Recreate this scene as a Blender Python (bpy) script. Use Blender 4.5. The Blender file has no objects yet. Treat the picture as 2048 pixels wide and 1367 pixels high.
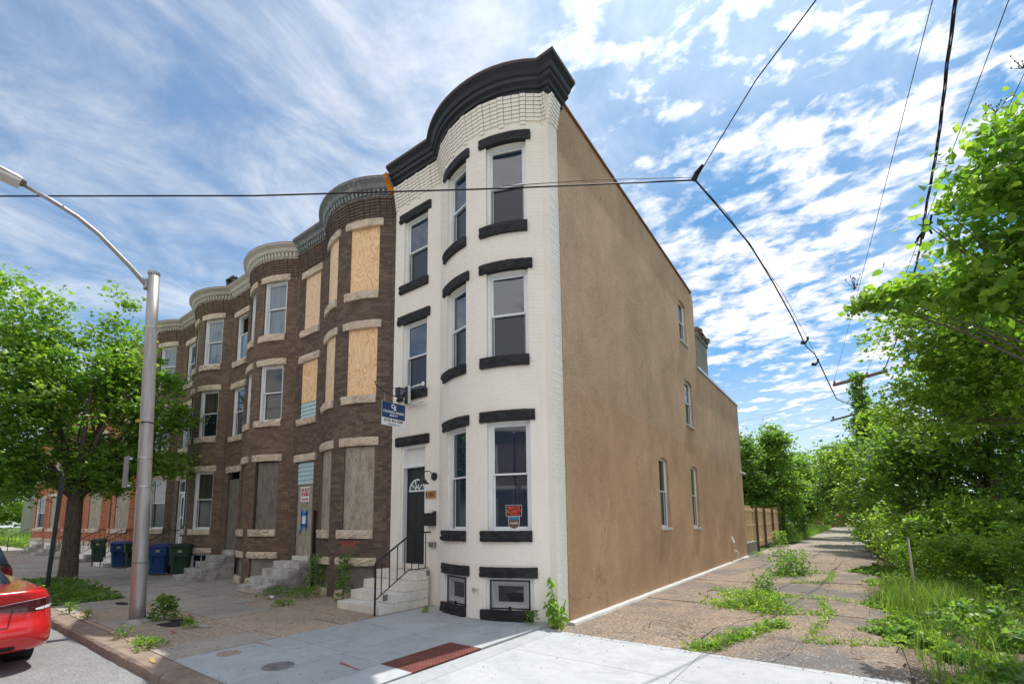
import bpy, math, random
import numpy as np
from mathutils import Vector, Matrix
D = bpy.data; SC = bpy.context.scene; C = SC.collection
R = math.radians
random.seed(7)

# ---------------------------------------------------------------- camera, light, sky
cam_d = D.cameras.new('camera'); cam = D.objects.new('camera', cam_d); C.objects.link(cam)
yaw, pitch, roll = R(-36.0655), R(6.8041), R(-0.6494)
f_ = Vector((math.sin(yaw) * math.cos(pitch), math.cos(yaw) * math.cos(pitch), math.sin(pitch)))
r_ = Vector((math.cos(yaw), -math.sin(yaw), 0)); u_ = r_.cross(f_)
r2 = r_ * math.cos(roll) + u_ * math.sin(roll); u2 = -r_ * math.sin(roll) + u_ * math.cos(roll)
m = Matrix((r2, u2, -f_)).transposed().to_4x4(); m.translation = Vector((4.1865, -7.0349, 1.73))
cam.matrix_world = m
cam_d.sensor_width = 36; cam_d.lens = 36 * 928.09 / 2048; cam_d.shift_y = 245.2 / 2048
cam_d.clip_end = 3000; cam_d.clip_start = 0.05
SC.camera = cam

SUN_AZ, SUN_EL = R(6.0), R(68.0)          # azimuth measured from +Y towards +X
sdir = Vector((math.sin(SUN_AZ) * math.cos(SUN_EL), math.cos(SUN_AZ) * math.cos(SUN_EL), math.sin(SUN_EL)))
sd = D.lights.new('sun', 'SUN'); sd.energy = 2.0; sd.angle = R(0.5); sd.color = (1.0, 0.96, 0.89)
so = D.objects.new('sun', sd); C.objects.link(so); so.rotation_euler = sdir.to_track_quat('Z', 'Y').to_euler(); so.location = (10, 30, 60)

W = D.worlds.new('World'); SC.world = W; W.use_nodes = True
nt = W.node_tree; N = nt.nodes; L = nt.links; N.clear()
def wn(t, **k):
    n = N.new(t)
    for a, b in k.items(): setattr(n, a, b)
    return n
def wm(op, a, b=None, c=None, clamp=False):
    n = wn('ShaderNodeMath', operation=op, use_clamp=clamp)
    for i, x in enumerate((a, b, c)):
        if x is None: continue
        if isinstance(x, (int, float)): n.inputs[i].default_value = x
        else: L.new(x, n.inputs[i])
    return n.outputs[0]
sky = wn('ShaderNodeTexSky', sky_type='NISHITA'); sky.sun_disc = False
sky.sun_elevation = SUN_EL; sky.sun_rotation = SUN_AZ; sky.air_density = 1.0; sky.dust_density = 0.6; sky.ozone_density = 2.5
tc = wn('ShaderNodeTexCoord'); sep = wn('ShaderNodeSeparateXYZ'); L.new(tc.outputs['Generated'], sep.inputs[0])
zz = wm('ADD', wm('MAXIMUM', sep.outputs[2], 0.0), 0.10)
px = wm('DIVIDE', sep.outputs[0], zz); py = wm('DIVIDE', sep.outputs[1], zz)
cmb = wn('ShaderNodeCombineXYZ'); L.new(px, cmb.inputs[0]); L.new(py, cmb.inputs[1])
def mapping(rot, scl, loc=(0, 0, 0)):
    mp = wn('ShaderNodeMapping'); L.new(cmb.outputs[0], mp.inputs[0])
    mp.inputs['Rotation'].default_value = (0, 0, rot); mp.inputs['Scale'].default_value = scl; mp.inputs['Location'].default_value = loc
    return mp.outputs[0]
def noise(vec, scale, detail, rough, dist=0.0):
    n = wn('ShaderNodeTexNoise'); n.inputs['Scale'].default_value = scale; n.inputs['Detail'].default_value = detail
    n.inputs['Roughness'].default_value = rough; n.inputs['Distortion'].default_value = dist; L.new(vec, n.inputs['Vector'])
    return n.outputs['Fac']
def ramp(fac, lo, hi):
    mr = wn('ShaderNodeMapRange', interpolation_type='SMOOTHSTEP'); L.new(fac, mr.inputs[0])
    mr.inputs[1].default_value = lo; mr.inputs[2].default_value = hi
    return mr.outputs[0]
# altocumulus puffs to the east, thin drawn-out cirrus to the west
warp = wn('ShaderNodeTexNoise'); warp.inputs['Scale'].default_value = 1.4; warp.inputs['Detail'].default_value = 3; L.new(cmb.outputs[0], warp.inputs['Vector'])
big = noise(mapping(0.5, (1.0, 1.3, 1), (3.1, 1.7, 0)), 0.85, 3, 0.5, 0.2)
rip = noise(mapping(-0.55, (1.0, 1.35, 1), (0.4, 0.2, 0)), 6.2, 4, 0.55, 0.25)
cell = noise(mapping(-0.55, (1.0, 1.25, 1), (7.4, 0.2, 0)), 17.0, 5, 0.6, 0.3)
cir = noise(mapping(0.15, (1.25, 0.85, 1), (1.0, 5.0, 0)), 2.5, 9, 0.66, 0.6)
cir2 = noise(mapping(0.15, (1.2, 0.8, 1), (9.0, 2.0, 0)), 1.3, 4, 0.6, 0.5)
right = ramp(wm('ADD', wm('ADD', px, wm('MULTIPLY', py, 0.25)), wm('MULTIPLY', wm('MAXIMUM', wm('MULTIPLY', py, -1.0), 0.0), 1.1)), -0.75, 0.25)  # puff cover also extended over the unseen sky behind the camera, for facade brightness
d1 = wm('ADD', wm('ADD', wm('MULTIPLY', wm('MINIMUM', wm('MAXIMUM', wm('MULTIPLY', py, -1.0), 0.0), 1.0), 0.11), wm('ADD', wm('MULTIPLY', rip, 0.52), wm('MULTIPLY', cell, 0.28))), wm('MULTIPLY', big, 0.36))  # first term adds extra unseen cloud behind the camera to lighten the shaded fronts
alto = wm('MULTIPLY', ramp(d1, 0.505, 0.70), right)
cirr = wm('MULTIPLY', wm('ADD', wm('MULTIPLY', ramp(wm('ADD', wm('MULTIPLY', cir, 0.6), wm('MULTIPLY', cir2, 0.5)), 0.42, 0.76), 0.62), 0.17), wm('SUBTRACT', 0.92, wm('MULTIPLY', right, 0.62)))
cov = wm('MAXIMUM', alto, cirr)
dotn = wn('ShaderNodeVectorMath', operation='DOT_PRODUCT'); L.new(tc.outputs['Generated'], dotn.inputs[0]); dotn.inputs[1].default_value = sdir
glow = wm('POWER', wm('MAXIMUM', dotn.outputs['Value'], 0.0), 12.0)
cov = wm('ADD', cov, wm('MULTIPLY', glow, 0.30), clamp=True)
hz = ramp(sep.outputs[2], 0.42, 0.05)
cov = wm('MAXIMUM', cov, wm('MULTIPLY', hz, 0.60))
thick = wm('ADD', 0.82, wm('MULTIPLY', cell, 0.3))
cl = wn('ShaderNodeMixRGB', blend_type='MULTIPLY'); cl.inputs[0].default_value = 1
cl.inputs[1].default_value = (3.5, 3.45, 3.40, 1)
cg = wm('MULTIPLY', thick, wm('ADD', 1.0, wm('MULTIPLY', glow, 1.6)))
L.new(cg, cl.inputs[2])
skc = wn('ShaderNodeMixRGB', blend_type='MULTIPLY'); skc.inputs[0].default_value = 1
L.new(sky.outputs[0], skc.inputs[1]); skc.inputs[2].default_value = (0.088, 0.315, 0.415, 1)
mix = wn('ShaderNodeMixRGB'); L.new(cov, mix.inputs[0]); L.new(skc.outputs[0], mix.inputs[1]); L.new(cl.outputs[0], mix.inputs[2])
bg = wn('ShaderNodeBackground'); bg.inputs[1].default_value = 0.15; L.new(mix.outputs[0], bg.inputs[0])
wo = wn('ShaderNodeOutputWorld'); L.new(bg.outputs[0], wo.inputs[0])
SC.view_settings.view_transform = 'Standard'; SC.view_settings.look = 'None'
SC.view_settings.exposure = 1.2; SC.view_settings.gamma = 1.0; SC.view_settings.use_curve_mapping = False
SC.render.engine = 'CYCLES'
SC.cycles.max_bounces = 6; SC.cycles.transparent_max_bounces = 8
SC.render.resolution_x = 1024; SC.render.resolution_y = 683

# ---------------------------------------------------------------- materials
MATS = {}
class NB:
    def __init__(s, name):
        s.m = D.materials.new(name); s.m.use_nodes = True; s.t = s.m.node_tree; s.n = s.t.nodes; s.l = s.t.links
        s.p = s.n['Principled BSDF']; s.out = s.n['Material Output']; s.tc = s.n.new('ShaderNodeTexCoord')
        MATS[name] = s.m
    def node(s, t, **k):
        n = s.n.new(t)
        for a, b in k.items(): setattr(n, a, b)
        return n
    def vec(s, scale=(1, 1, 1), rot=(0, 0, 0), kind='Object', loc=(0, 0, 0)):
        mp = s.node('ShaderNodeMapping'); s.l.new(s.tc.outputs[kind], mp.inputs[0])
        mp.inputs['Scale'].default_value = scale; mp.inputs['Rotation'].default_value = rot; mp.inputs['Location'].default_value = loc
        return mp.outputs[0]
    def noise(s, vec, scale, detail=4, rough=0.6, dist=0.0):
        n = s.node('ShaderNodeTexNoise'); s.l.new(vec, n.inputs['Vector'])
        n.inputs['Scale'].default_value = scale; n.inputs['Detail'].default_value = detail
        n.inputs['Roughness'].default_value = rough; n.inputs['Distortion'].default_value = dist
        return n.outputs['Fac']
    def vor(s, vec, scale, feature='F1', rnd=1.0):
        n = s.node('ShaderNodeTexVoronoi', feature=feature); s.l.new(vec, n.inputs['Vector']); n.inputs['Scale'].default_value = scale
        n.inputs['Randomness'].default_value = rnd
        return n.outputs['Distance'], (n.outputs['Color'] if feature == 'F1' else None)
    def ramp(s, fac, stops):
        r = s.node('ShaderNodeValToRGB'); s.l.new(fac, r.inputs[0])
        e = r.color_ramp.elements
        while len(e) < len(stops): e.new(0.5)
        for i, (p, c) in enumerate(stops): e[i].position = p; e[i].color = (*c, 1) if len(c) == 3 else c
        return r.outputs[0]
    def mr(s, fac, a, b, c=0.0, d=1.0):
        n = s.node('ShaderNodeMapRange'); s.l.new(fac, n.inputs[0])
        for i, x in enumerate((a, b, c, d)): n.inputs[i + 1].default_value = x
        return n.outputs[0]
    def math(s, op, a, b=0.0):
        n = s.node('ShaderNodeMath', operation=op)
        for i, x in enumerate((a, b)):
            if isinstance(x, (int, float)): n.inputs[i].default_value = x
            else: s.l.new(x, n.inputs[i])
        return n.outputs[0]
    def mix(s, fac, a, b, mode='MIX'):
        n = s.node('ShaderNodeMixRGB', blend_type=mode)
        for i, x in enumerate((fac, a, b)):
            if isinstance(x, (int, float)): n.inputs[i].default_value = x
            elif isinstance(x, tuple): n.inputs[i].default_value = (*x, 1)
            else: s.l.new(x, n.inputs[i])
        return n.outputs[0]
    def attr(s, name='tint'):
        n = s.node('ShaderNodeAttribute'); n.attribute_name = name
        return n.outputs['Fac']
    def col(s, x):
        if isinstance(x, tuple): s.p.inputs['Base Color'].default_value = (*x, 1)
        else: s.l.new(x, s.p.inputs['Base Color'])
        return s
    def bump(s, h, strength=0.3, dist=0.01):
        b = s.node('ShaderNodeBump'); b.inputs['Strength'].default_value = strength; b.inputs['Distance'].default_value = dist
        s.l.new(h, b.inputs['Height']); s.l.new(b.outputs[0], s.p.inputs['Normal']); return s
    def rough(s, r, spec=0.5, metal=0.0):
        if isinstance(r, (int, float)): s.p.inputs['Roughness'].default_value = r
        else: s.l.new(r, s.p.inputs['Roughness'])
        s.p.inputs['Specular IOR Level'].default_value = spec; s.p.inputs['Metallic'].default_value = metal; return s

def simple(name, c, rough=0.6, spec=0.4, var=0.15, scale=6.0, metal=0.0, bump=0.0, bs=60.0):
    b = NB(name); v = b.vec()
    n = b.noise(v, scale, 5, 0.6)
    lo = tuple(x * (1 - var) for x in c); hi = tuple(min(1, x * (1 + var)) for x in c)
    b.col(b.ramp(n, [(0.3, lo), (0.7, hi)])); b.rough(rough, spec, metal)
    if bump: b.bump(b.noise(v, bs, 4, 0.6), bump, 0.01)
    return b.m

simple('white_frame', (0.80, 0.82, 0.84), 0.35, 0.5, 0.05)
simple('black_iron', (0.012, 0.012, 0.014), 0.35, 0.5, 0.3)
simple('black_plastic', (0.015, 0.015, 0.017), 0.4, 0.5, 0.2)
simple('silver_metal', (0.55, 0.55, 0.56), 0.35, 0.5, 0.1, metal=0.9)
simple('grey_metal', (0.18, 0.18, 0.19), 0.5, 0.5, 0.1)
simple('dark_room', (0.01, 0.01, 0.012), 0.9, 0.1, 0.1)
simple('cream_paint', (0.78, 0.72, 0.64), 0.6, 0.3, 0.04, 1.5)
simple('white_paint', (0.76, 0.75, 0.72), 0.55, 0.3, 0.06)
simple('bare_wood', (0.50, 0.28, 0.12), 0.6, 0.3, 0.3, 20)
simple('wire', (0.02, 0.015, 0.015), 0.6, 0.3, 0.2)
simple('copper_edge', (0.22, 0.10, 0.06), 0.6, 0.4, 0.4, 20)
simple('rubber', (0.02, 0.02, 0.02), 0.8, 0.3, 0.2)
simple('roof_felt', (0.06, 0.06, 0.065), 0.9, 0.2, 0.3)
simple('blue_bin', (0.008, 0.05, 0.19), 0.5, 0.4, 0.15)
simple('blue_lid', (0.04, 0.05, 0.24), 0.5, 0.4, 0.15)
simple('green_bin', (0.010, 0.045, 0.022), 0.5, 0.4, 0.2)
simple('green_lid', (0.008, 0.032, 0.018), 0.5, 0.4, 0.2)
simple('pale_plastic', (0.35, 0.37, 0.25), 0.6, 0.3, 0.2)
simple('sign_blue', (0.012, 0.045, 0.16), 0.45, 0.4, 0.03)
simple('sign_white', (0.80, 0.82, 0.84), 0.5, 0.4, 0.02)
simple('sign_red', (0.55, 0.03, 0.06), 0.6, 0.3, 0.05)
simple('sign_orange', (0.75, 0.12, 0.06), 0.6, 0.3, 0.05)
simple('sign_black', (0.02, 0.02, 0.02), 0.6, 0.3, 0.02)
simple('tape_blue', (0.01, 0.20, 0.60), 0.6, 0.3, 0.1)
simple('sticker_blue', (0.03, 0.22, 0.42), 0.5, 0.3, 0.1)
simple('sticker_brown', (0.16, 0.09, 0.06), 0.5, 0.3, 0.1)
simple('spray_red', (0.45, 0.10, 0.11), 0.8, 0.1, 0.25, 40)
simple('spray_yellow', (0.42, 0.30, 0.10), 0.8, 0.1, 0.3, 40)
simple('orange_foam', (0.62, 0.22, 0.02), 0.8, 0.2, 0.5, 25, bump=0.6, bs=30)
simple('blue_siding', (0.46, 0.62, 0.68), 0.5, 0.3, 0.08)
simple('tyre', (0.018, 0.018, 0.018), 0.85, 0.2, 0.3)
simple('clear_lens', (0.75, 0.75, 0.75), 0.15, 0.6, 0.1)
simple('new_lumber', (0.74, 0.52, 0.31), 0.7, 0.2, 0.25, 8)
simple('dark_post', (0.11, 0.075, 0.055), 0.8, 0.2, 0.3, 8)
simple('pipe_white', (0.7, 0.7, 0.68), 0.5, 0.4, 0.1)
simple('faded_wood', (0.20, 0.13, 0.09), 0.85, 0.2, 0.35, 10)
simple('street_white', (0.50, 0.50, 0.48), 0.8, 0.2, 0.1)

def bricks_mat(name, c0, c1, c2, stain=0.5, rough=0.85):
    b = NB(name); v = b.vec(kind='Object')
    g = b.node('ShaderNodeNewGeometry'); pos = g.outputs['Position']
    t = b.attr()
    col = b.ramp(t, [(0.0, c0), (0.5, c1), (1.0, c2)])
    n = b.noise(pos, 1.1, 5, 0.65); n2 = b.noise(pos, 55, 3, 0.6); n3 = b.noise(pos, 7, 4, 0.6)
    col = b.mix(b.mr(n, 0.35, 0.75, 0.0, stain), col, tuple(x * 0.45 for x in c0))
    col = b.mix(b.mr(n2, 0.3, 0.8, 0.0, 0.35), col, tuple(min(1, x * 1.7) for x in c2))
    col = b.mix(b.mr(n3, 0.62, 0.8, 0.0, 0.4), col, tuple(min(1, x * 1.5 + 0.02) for x in c2))
    b.col(col).rough(rough, 0.25).bump(n2, 0.35, 0.006)
    return b.m
bricks_mat('brick_dark', (0.080, 0.058, 0.049), (0.128, 0.092, 0.075), (0.20, 0.145, 0.115))
bricks_mat('brick_brown', (0.105, 0.073, 0.057), (0.165, 0.114, 0.088), (0.24, 0.165, 0.122))
bricks_mat('brick_orange', (0.30, 0.11, 0.06), (0.42, 0.155, 0.08), (0.52, 0.21, 0.11), 0.3)
bricks_mat('brick_red', (0.20, 0.05, 0.045), (0.26, 0.07, 0.06), (0.30, 0.10, 0.08), 0.2)
def painted(name, c, dirt):
    b = NB(name); g = b.node('ShaderNodeNewGeometry'); pos = g.outputs['Position']
    n = b.noise(pos, 0.9, 5, 0.6); n2 = b.noise(pos, 90, 3, 0.6); n3 = b.noise(pos, 14, 4, 0.7)
    col = b.mix(b.mr(n, 0.45, 0.8, 0.0, dirt), c, (c[0] * 0.86, c[1] * 0.80, c[2] * 0.72))
    col = b.mix(b.mr(n3, 0.66, 0.8, 0.0, 0.3), col, (c[0] * 0.8, c[1] * 0.74, c[2] * 0.66))
    mp = b.node('ShaderNodeMapping'); b.l.new(pos, mp.inputs[0]); mp.inputs['Scale'].default_value = (1, 1, 0.12); sk = b.noise(mp.outputs[0], 7, 5, 0.65)
    col = b.mix(b.mr(sk, 0.56, 0.76, 0.0, dirt * 0.9), col, (c[0] * 0.82, c[1] * 0.78, c[2] * 0.72))
    b.col(col).rough(0.62, 0.3).bump(n2, 0.2, 0.004)
painted('painted_brick', (0.90, 0.85, 0.785), 0.35)
painted('painted_joint', (0.875, 0.815, 0.735), 0.4)
def mortar(name, c):
    b = NB(name); g = b.node('ShaderNodeNewGeometry'); pos = g.outputs['Position']
    n = b.noise(pos, 1.3, 5, 0.65); n2 = b.noise(pos, 30, 4, 0.7)
    col = b.ramp(n, [(0.35, tuple(x * 0.5 for x in c)), (0.72, c)])
    col = b.mix(b.mr(n2, 0.55, 0.8, 0, 0.4), col, tuple(min(1, x * 1.6) for x in c))
    b.col(col).rough(0.95, 0.1)
mortar('mortar_dark', (0.21, 0.18, 0.15)); mortar('mortar_brown', (0.19, 0.16, 0.13)); mortar('mortar_orange', (0.30, 0.2, 0.15))

def stone(name, c, rough=0.8, vein=0.0, bumps=0.5, c2=None):
    b = NB(name); g = b.node('ShaderNodeNewGeometry'); pos = g.outputs['Position']
    n = b.noise(pos, 3.5, 6, 0.65, 0.4); n2 = b.noise(pos, 28, 5, 0.65)
    c2 = c2 or tuple(x * 0.62 for x in c)
    col = b.ramp(n, [(0.32, c2), (0.62, c)])
    col = b.mix(b.mr(n2, 0.5, 0.8, 0, 0.5), col, tuple(x * 0.55 for x in c))
    b.col(col).rough(rough, 0.3).bump(n2, bumps, 0.012)
stone('sandstone', (0.72, 0.60, 0.48), bumps=0.7, c2=(0.46, 0.385, 0.305))
stone('black_stone', (0.032, 0.031, 0.035), 0.6, bumps=1.0, c2=(0.013, 0.012, 0.014))
stone('marble', (0.60, 0.585, 0.55), 0.75, c2=(0.28, 0.27, 0.25))
stone('white_marble', (0.80, 0.765, 0.69), 0.7, c2=(0.62, 0.585, 0.52))
stone('dirty_marble', (0.50, 0.485, 0.455), 0.8, c2=(0.19, 0.18, 0.165))
stone('granite_kerb', (0.34, 0.26, 0.205), 0.85, bumps=0.9, c2=(0.20, 0.155, 0.13))
stone('concrete_block', (0.30, 0.28, 0.25), 0.9)

def stucco(name, c):
    b = NB(name); g = b.node('ShaderNodeNewGeometry'); pos = g.outputs['Position']
    mp = b.node('ShaderNodeMapping'); b.l.new(pos, mp.inputs[0]); mp.inputs['Scale'].default_value = (1, 1, 0.35)
    big = b.noise(pos, 0.55, 5, 0.62, 0.5); streak = b.noise(mp.outputs[0], 1.6, 5, 0.6, 0.6)
    gr = b.noise(pos, 34, 4, 0.75); fine = b.noise(pos, 85, 3, 0.7)
    col = b.ramp(big, [(0.34, tuple(x * 0.76 for x in c)), (0.62, tuple(x * 1.08 for x in c))])
    bl2 = b.noise(pos, 2.2, 6, 0.7, 1.0); col = b.mix(b.mr(bl2, 0.50, 0.66, 0, 0.38), col, (c[0] * 0.70, c[1] * 0.66, c[2] * 0.62))
    col = b.mix(b.mr(streak, 0.42, 0.70, 0, 0.6), col, (c[0] * 0.76, c[1] * 0.73, c[2] * 0.70))
    col = b.mix(b.mr(gr, 0.50, 0.70, 0, 0.55), col, (min(1, c[0] * 1.75), min(1, c[1] * 1.8), min(1, c[2] * 1.85)))
    wn2 = b.node('ShaderNodeTexNoise'); b.l.new(pos, wn2.inputs['Vector']); wn2.inputs['Scale'].default_value = 1.3; wn2.inputs['Detail'].default_value = 5
    av = b.node('ShaderNodeVectorMath', operation='ADD'); b.l.new(pos, av.inputs[0]); b.l.new(wn2.outputs['Color'], av.inputs[1])
    cd, _ = b.vor(av.outputs[0], 0.28, 'DISTANCE_TO_EDGE'); col = b.mix(b.math('MULTIPLY', b.mr(cd, 0.0, 0.006, 0.5, 0.0), b.mr(bl2, 0.45, 0.55, 0, 1)), col, tuple(x * 0.4 for x in c))
    b.col(col).rough(0.95, 0.15)
    h = b.math('ADD', gr, b.math('MULTIPLY', fine, 0.5))
    b.bump(h, 1.0, 0.035)
stucco('stucco_upper', (0.63, 0.425, 0.290)); stucco('stucco_lower', (0.635, 0.405, 0.255))

def ply(name, c, c2, wet=0.0, scl=1.0, gain=1.0):
    b = NB(name); v = b.vec((2.6 * scl, 2.6 * scl, 0.85 * scl)); oi = b.node('ShaderNodeObjectInfo')
    add = b.node('ShaderNodeVectorMath', operation='ADD'); b.l.new(v, add.inputs[0])
    mul = b.node('ShaderNodeVectorMath', operation='SCALE'); mul.inputs[0].default_value = (37, 11, 53); b.l.new(oi.outputs['Random'], mul.inputs['Scale'])
    b.l.new(mul.outputs[0], add.inputs[1]); v = add.outputs[0]
    n = b.noise(v, 1.5, 2, 0.5, 0.5)
    s = b.math('SINE', b.math('MULTIPLY', n, 75.0 * gain))
    grain = b.mr(s, -0.2, 1.0, 0, 1)
    fib = b.noise(b.vec((60, 60, 2.0)), 2, 3, 0.6)
    col = b.mix(b.math('MULTIPLY', grain, 0.75), c, c2)
    col = b.mix(b.mr(fib, 0.4, 0.7, 0, 0.35), col, tuple(x * 0.8 for x in c))
    blot = b.noise(v, 2.1, 5, 0.7)
    if wet: col = b.mix(b.mr(blot, 0.45, 0.75, 0, wet), col, tuple(x * 0.4 for x in c2))
    kn, _ = b.vor(v, 2.2); kf = b.mr(kn, 0.035, 0.075, 1, 0)
    col = b.mix(b.math('MULTIPLY', kf, 0.7), col, (0.16, 0.07, 0.03))
    b.col(col).rough(0.7, 0.25).bump(fib, 0.2, 0.003)
ply('plywood_new', (0.95, 0.66, 0.39), (0.70, 0.37, 0.15))
ply('plywood_pale', (0.92, 0.68, 0.48), (0.62, 0.38, 0.21), 0.1, 1.3)
ply('plywood_grey', (0.46, 0.41, 0.34), (0.30, 0.25, 0.20), 0.75, 1.4)
ply('plywood_dark', (0.235, 0.20, 0.175), (0.15, 0.125, 0.11), 0.7, 1.4)
ply('plywood_brown', (0.20, 0.13, 0.085), (0.14, 0.09, 0.06), 0.4, 1.4)

def ground(name, c, c2, agg=0.0, cracks=0.0, dirt=None, rough=0.9, scale=0.8, bump=0.3, peb=70.0):
    b = NB(name); g = b.node('ShaderNodeNewGeometry'); pos = g.outputs['Position']
    n = b.noise(pos, scale, 6, 0.62, 0.4); n2 = b.noise(pos, 9, 5, 0.7); n3 = b.noise(pos, 120, 2, 0.6)
    oi = b.node('ShaderNodeObjectInfo')
    col = b.ramp(n, [(0.30, c2), (0.66, c)])
    col = b.mix(b.mr(n2, 0.5, 0.75, 0, 0.35), col, tuple(x * 0.7 for x in c2))
    sp_ = b.noise(pos, 34, 3, 0.8); col = b.mix(b.mr(sp_, 0.63, 0.70, 0, 0.55), col, tuple(x * 0.45 for x in c2)); st_ = b.noise(pos, 2.3, 6, 0.72, 1.2); col = b.mix(b.mr(st_, 0.50, 0.68, 0, 0.40), col, tuple(x * 0.66 for x in c2))
    v_ = b.mr(oi.outputs['Random'], 0, 1, 0.90, 1.07)
    hsv = b.node('ShaderNodeHueSaturation'); b.l.new(col, hsv.inputs['Color']); b.l.new(v_, hsv.inputs['Value']); col = hsv.outputs[0]
    h = n3
    if agg:
        d, vc = b.vor(pos, peb); sp = b.node('ShaderNodeSeparateColor'); b.l.new(vc, sp.inputs[0])
        col = b.mix(b.mr(sp.outputs[0], 0.45, 1.0, 0, agg), col, tuple(min(1, x * 1.75 + 0.04) for x in c))
        col = b.mix(b.mr(sp.outputs[1], 0.6, 1.0, 0, agg * 0.8), col, tuple(x * 0.45 for x in c2))
        h = b.math('ADD', b.math('MULTIPLY', d, -1.0), n3)
    if cracks:
        dv = b.node('ShaderNodeVectorMath', operation='ADD'); b.l.new(pos, dv.inputs[0])
        nn = b.node('ShaderNodeTexNoise'); b.l.new(pos, nn.inputs['Vector']); nn.inputs['Scale'].default_value = 1.6; nn.inputs['Detail'].default_value = 6
        sc = b.node('ShaderNodeVectorMath', operation='SCALE'); b.l.new(nn.outputs['Color'], sc.inputs[0]); sc.inputs['Scale'].default_value = 1.1
        b.l.new(sc.outputs[0], dv.inputs[1])
        cd, _ = b.vor(dv.outputs[0], cracks, 'DISTANCE_TO_EDGE')
        col = b.mix(b.mr(cd, 0.0, 0.012, 0.85, 0.0), col, tuple(x * 0.3 for x in c2))
    if dirt:
        nd = b.noise(pos, 0.45, 6, 0.7, 0.8)
        col = b.mix(b.mr(nd, 0.46, 0.60, 0, 0.85), col, dirt)
    b.col(col).rough(rough, 0.2).bump(h, bump, 0.01)
ground('concrete_new', (0.45, 0.465, 0.48), (0.38, 0.395, 0.41), bump=0.12, scale=1.6)
ground('concrete_old', (0.43, 0.385, 0.335), (0.29, 0.26, 0.225), agg=0.25, bump=0.25)
ground('aggregate', (0.43, 0.335, 0.26), (0.29, 0.23, 0.185), agg=0.8, bump=0.5, peb=80)
ground('road_asphalt', (0.27, 0.27, 0.268), (0.21, 0.21, 0.21), agg=0.6, bump=0.3, peb=110)
ground('alley_paving', (0.31, 0.235, 0.175), (0.20, 0.160, 0.128), agg=0.7, cracks=0.55, dirt=(0.15, 0.143, 0.145), bump=0.9, peb=48)
ground('alley_far', (0.34, 0.29, 0.24), (0.26, 0.225, 0.19), agg=0.3, cracks=0.35, bump=0.3)
ground('soil', (0.20, 0.15, 0.11), (0.11, 0.085, 0.06), agg=0.5, bump=0.8, peb=45)
ground('grass_ground', (0.10, 0.16, 0.035), (0.06, 0.10, 0.02), bump=0.8)
ground('tar_patch', (0.035, 0.035, 0.04), (0.02, 0.02, 0.025), agg=0.5, bump=0.6)
ground('mat_red', (0.20, 0.075, 0.06), (0.14, 0.05, 0.042), bump=0.3, scale=5)
ground('iron_cover', (0.30, 0.30, 0.30), (0.16, 0.16, 0.165), bump=0.3, scale=6)

def glass(name, c, rough=0.03, ior=1.75, wav=0.0, folds=None):
    b = NB(name)
    if folds:
        v = b.vec((14, 14, 0.6)); n = b.noise(v, 1.6, 3, 0.5)
        b.col(b.ramp(n, [(0.3, folds), (0.7, c)]))
    else: b.col(c)
    b.rough(rough, 0.5); b.p.inputs['IOR'].default_value = ior
    g = b.node('ShaderNodeNewGeometry'); b.bump(b.noise(g.outputs['Position'], 1.6, 2, 0.5), 0.02 + wav, 0.02)
glass('glass_dark', (0.018, 0.036, 0.062), 0.03, 2.25); glass('glass_screen', (0.014, 0.022, 0.034), 0.16, 1.6)
glass('glass_curtain', (0.20, 0.27, 0.34), 0.05, 1.6, 0, (0.10, 0.14, 0.19)); glass('glass_warm', (0.10, 0.09, 0.07), 0.05, 1.6, 0, (0.03, 0.035, 0.03))
glass('glass_green', (0.02, 0.03, 0.02), 0.04, 1.7)

def cornice_mat(name, c, c2, peel):
    b = NB(name); g = b.node('ShaderNodeNewGeometry'); pos = g.outputs['Position']
    n = b.noise(pos, 9, 6, 0.75, 0.4); n2 = b.noise(pos, 2, 4, 0.6)
    col = b.mix(b.mr(n2, 0.4, 0.7, 0, 0.5), c, c2)
    if peel: col = b.mix(b.mr(n, 0.52, 0.60, 0, peel), col, (0.42, 0.39, 0.34)); col = b.mix(b.mr(n, 0.34, 0.40, peel, 0), col, (0.10, 0.075, 0.055))
    b.col(col).rough(0.45, 0.5).bump(n, 0.25, 0.006)
cornice_mat('cornice_black', (0.018, 0.021, 0.030), (0.028, 0.033, 0.045), 0.0)
cornice_mat('cornice_blue', (0.17, 0.19, 0.215), (0.26, 0.275, 0.29), 0.75)
cornice_mat('cornice_cream', (0.62, 0.58, 0.53), (0.48, 0.44, 0.40), 0.35)
cornice_mat('cornice_rust', (0.52, 0.47, 0.43), (0.36, 0.28, 0.22), 0.6)

def carpaint(name, c):
    b = NB(name); b.col(c).rough(0.22, 0.5); b.p.inputs['Coat Weight'].default_value = 1.0; b.p.inputs['Coat Roughness'].default_value = 0.04
carpaint('red_paint', (0.62, 0.012, 0.014)); carpaint('black_paint', (0.006, 0.006, 0.008)); carpaint('teal_paint', (0.06, 0.16, 0.18)); carpaint('tail_red', (0.07, 0.001, 0.006))
def pole_mat():
    b = NB('pole_aluminium'); v = b.vec((9, 9, 0.5)); n = b.noise(v, 2.2, 5, 0.7)
    n2 = b.noise(b.vec(), 30, 4, 0.7)
    col = b.ramp(n, [(0.3, (0.30, 0.285, 0.28)), (0.7, (0.48, 0.46, 0.45))])
    b.col(b.mix(b.mr(b.noise(b.vec((6, 6, 0.25)), 1.4, 4, 0.7), 0.56, 0.68, 0, 0.5), col, (0.32, 0.17, 0.15)))
    b.rough(0.45, 0.5, 0.6).bump(n2, 0.08, 0.003)
pole_mat()
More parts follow.
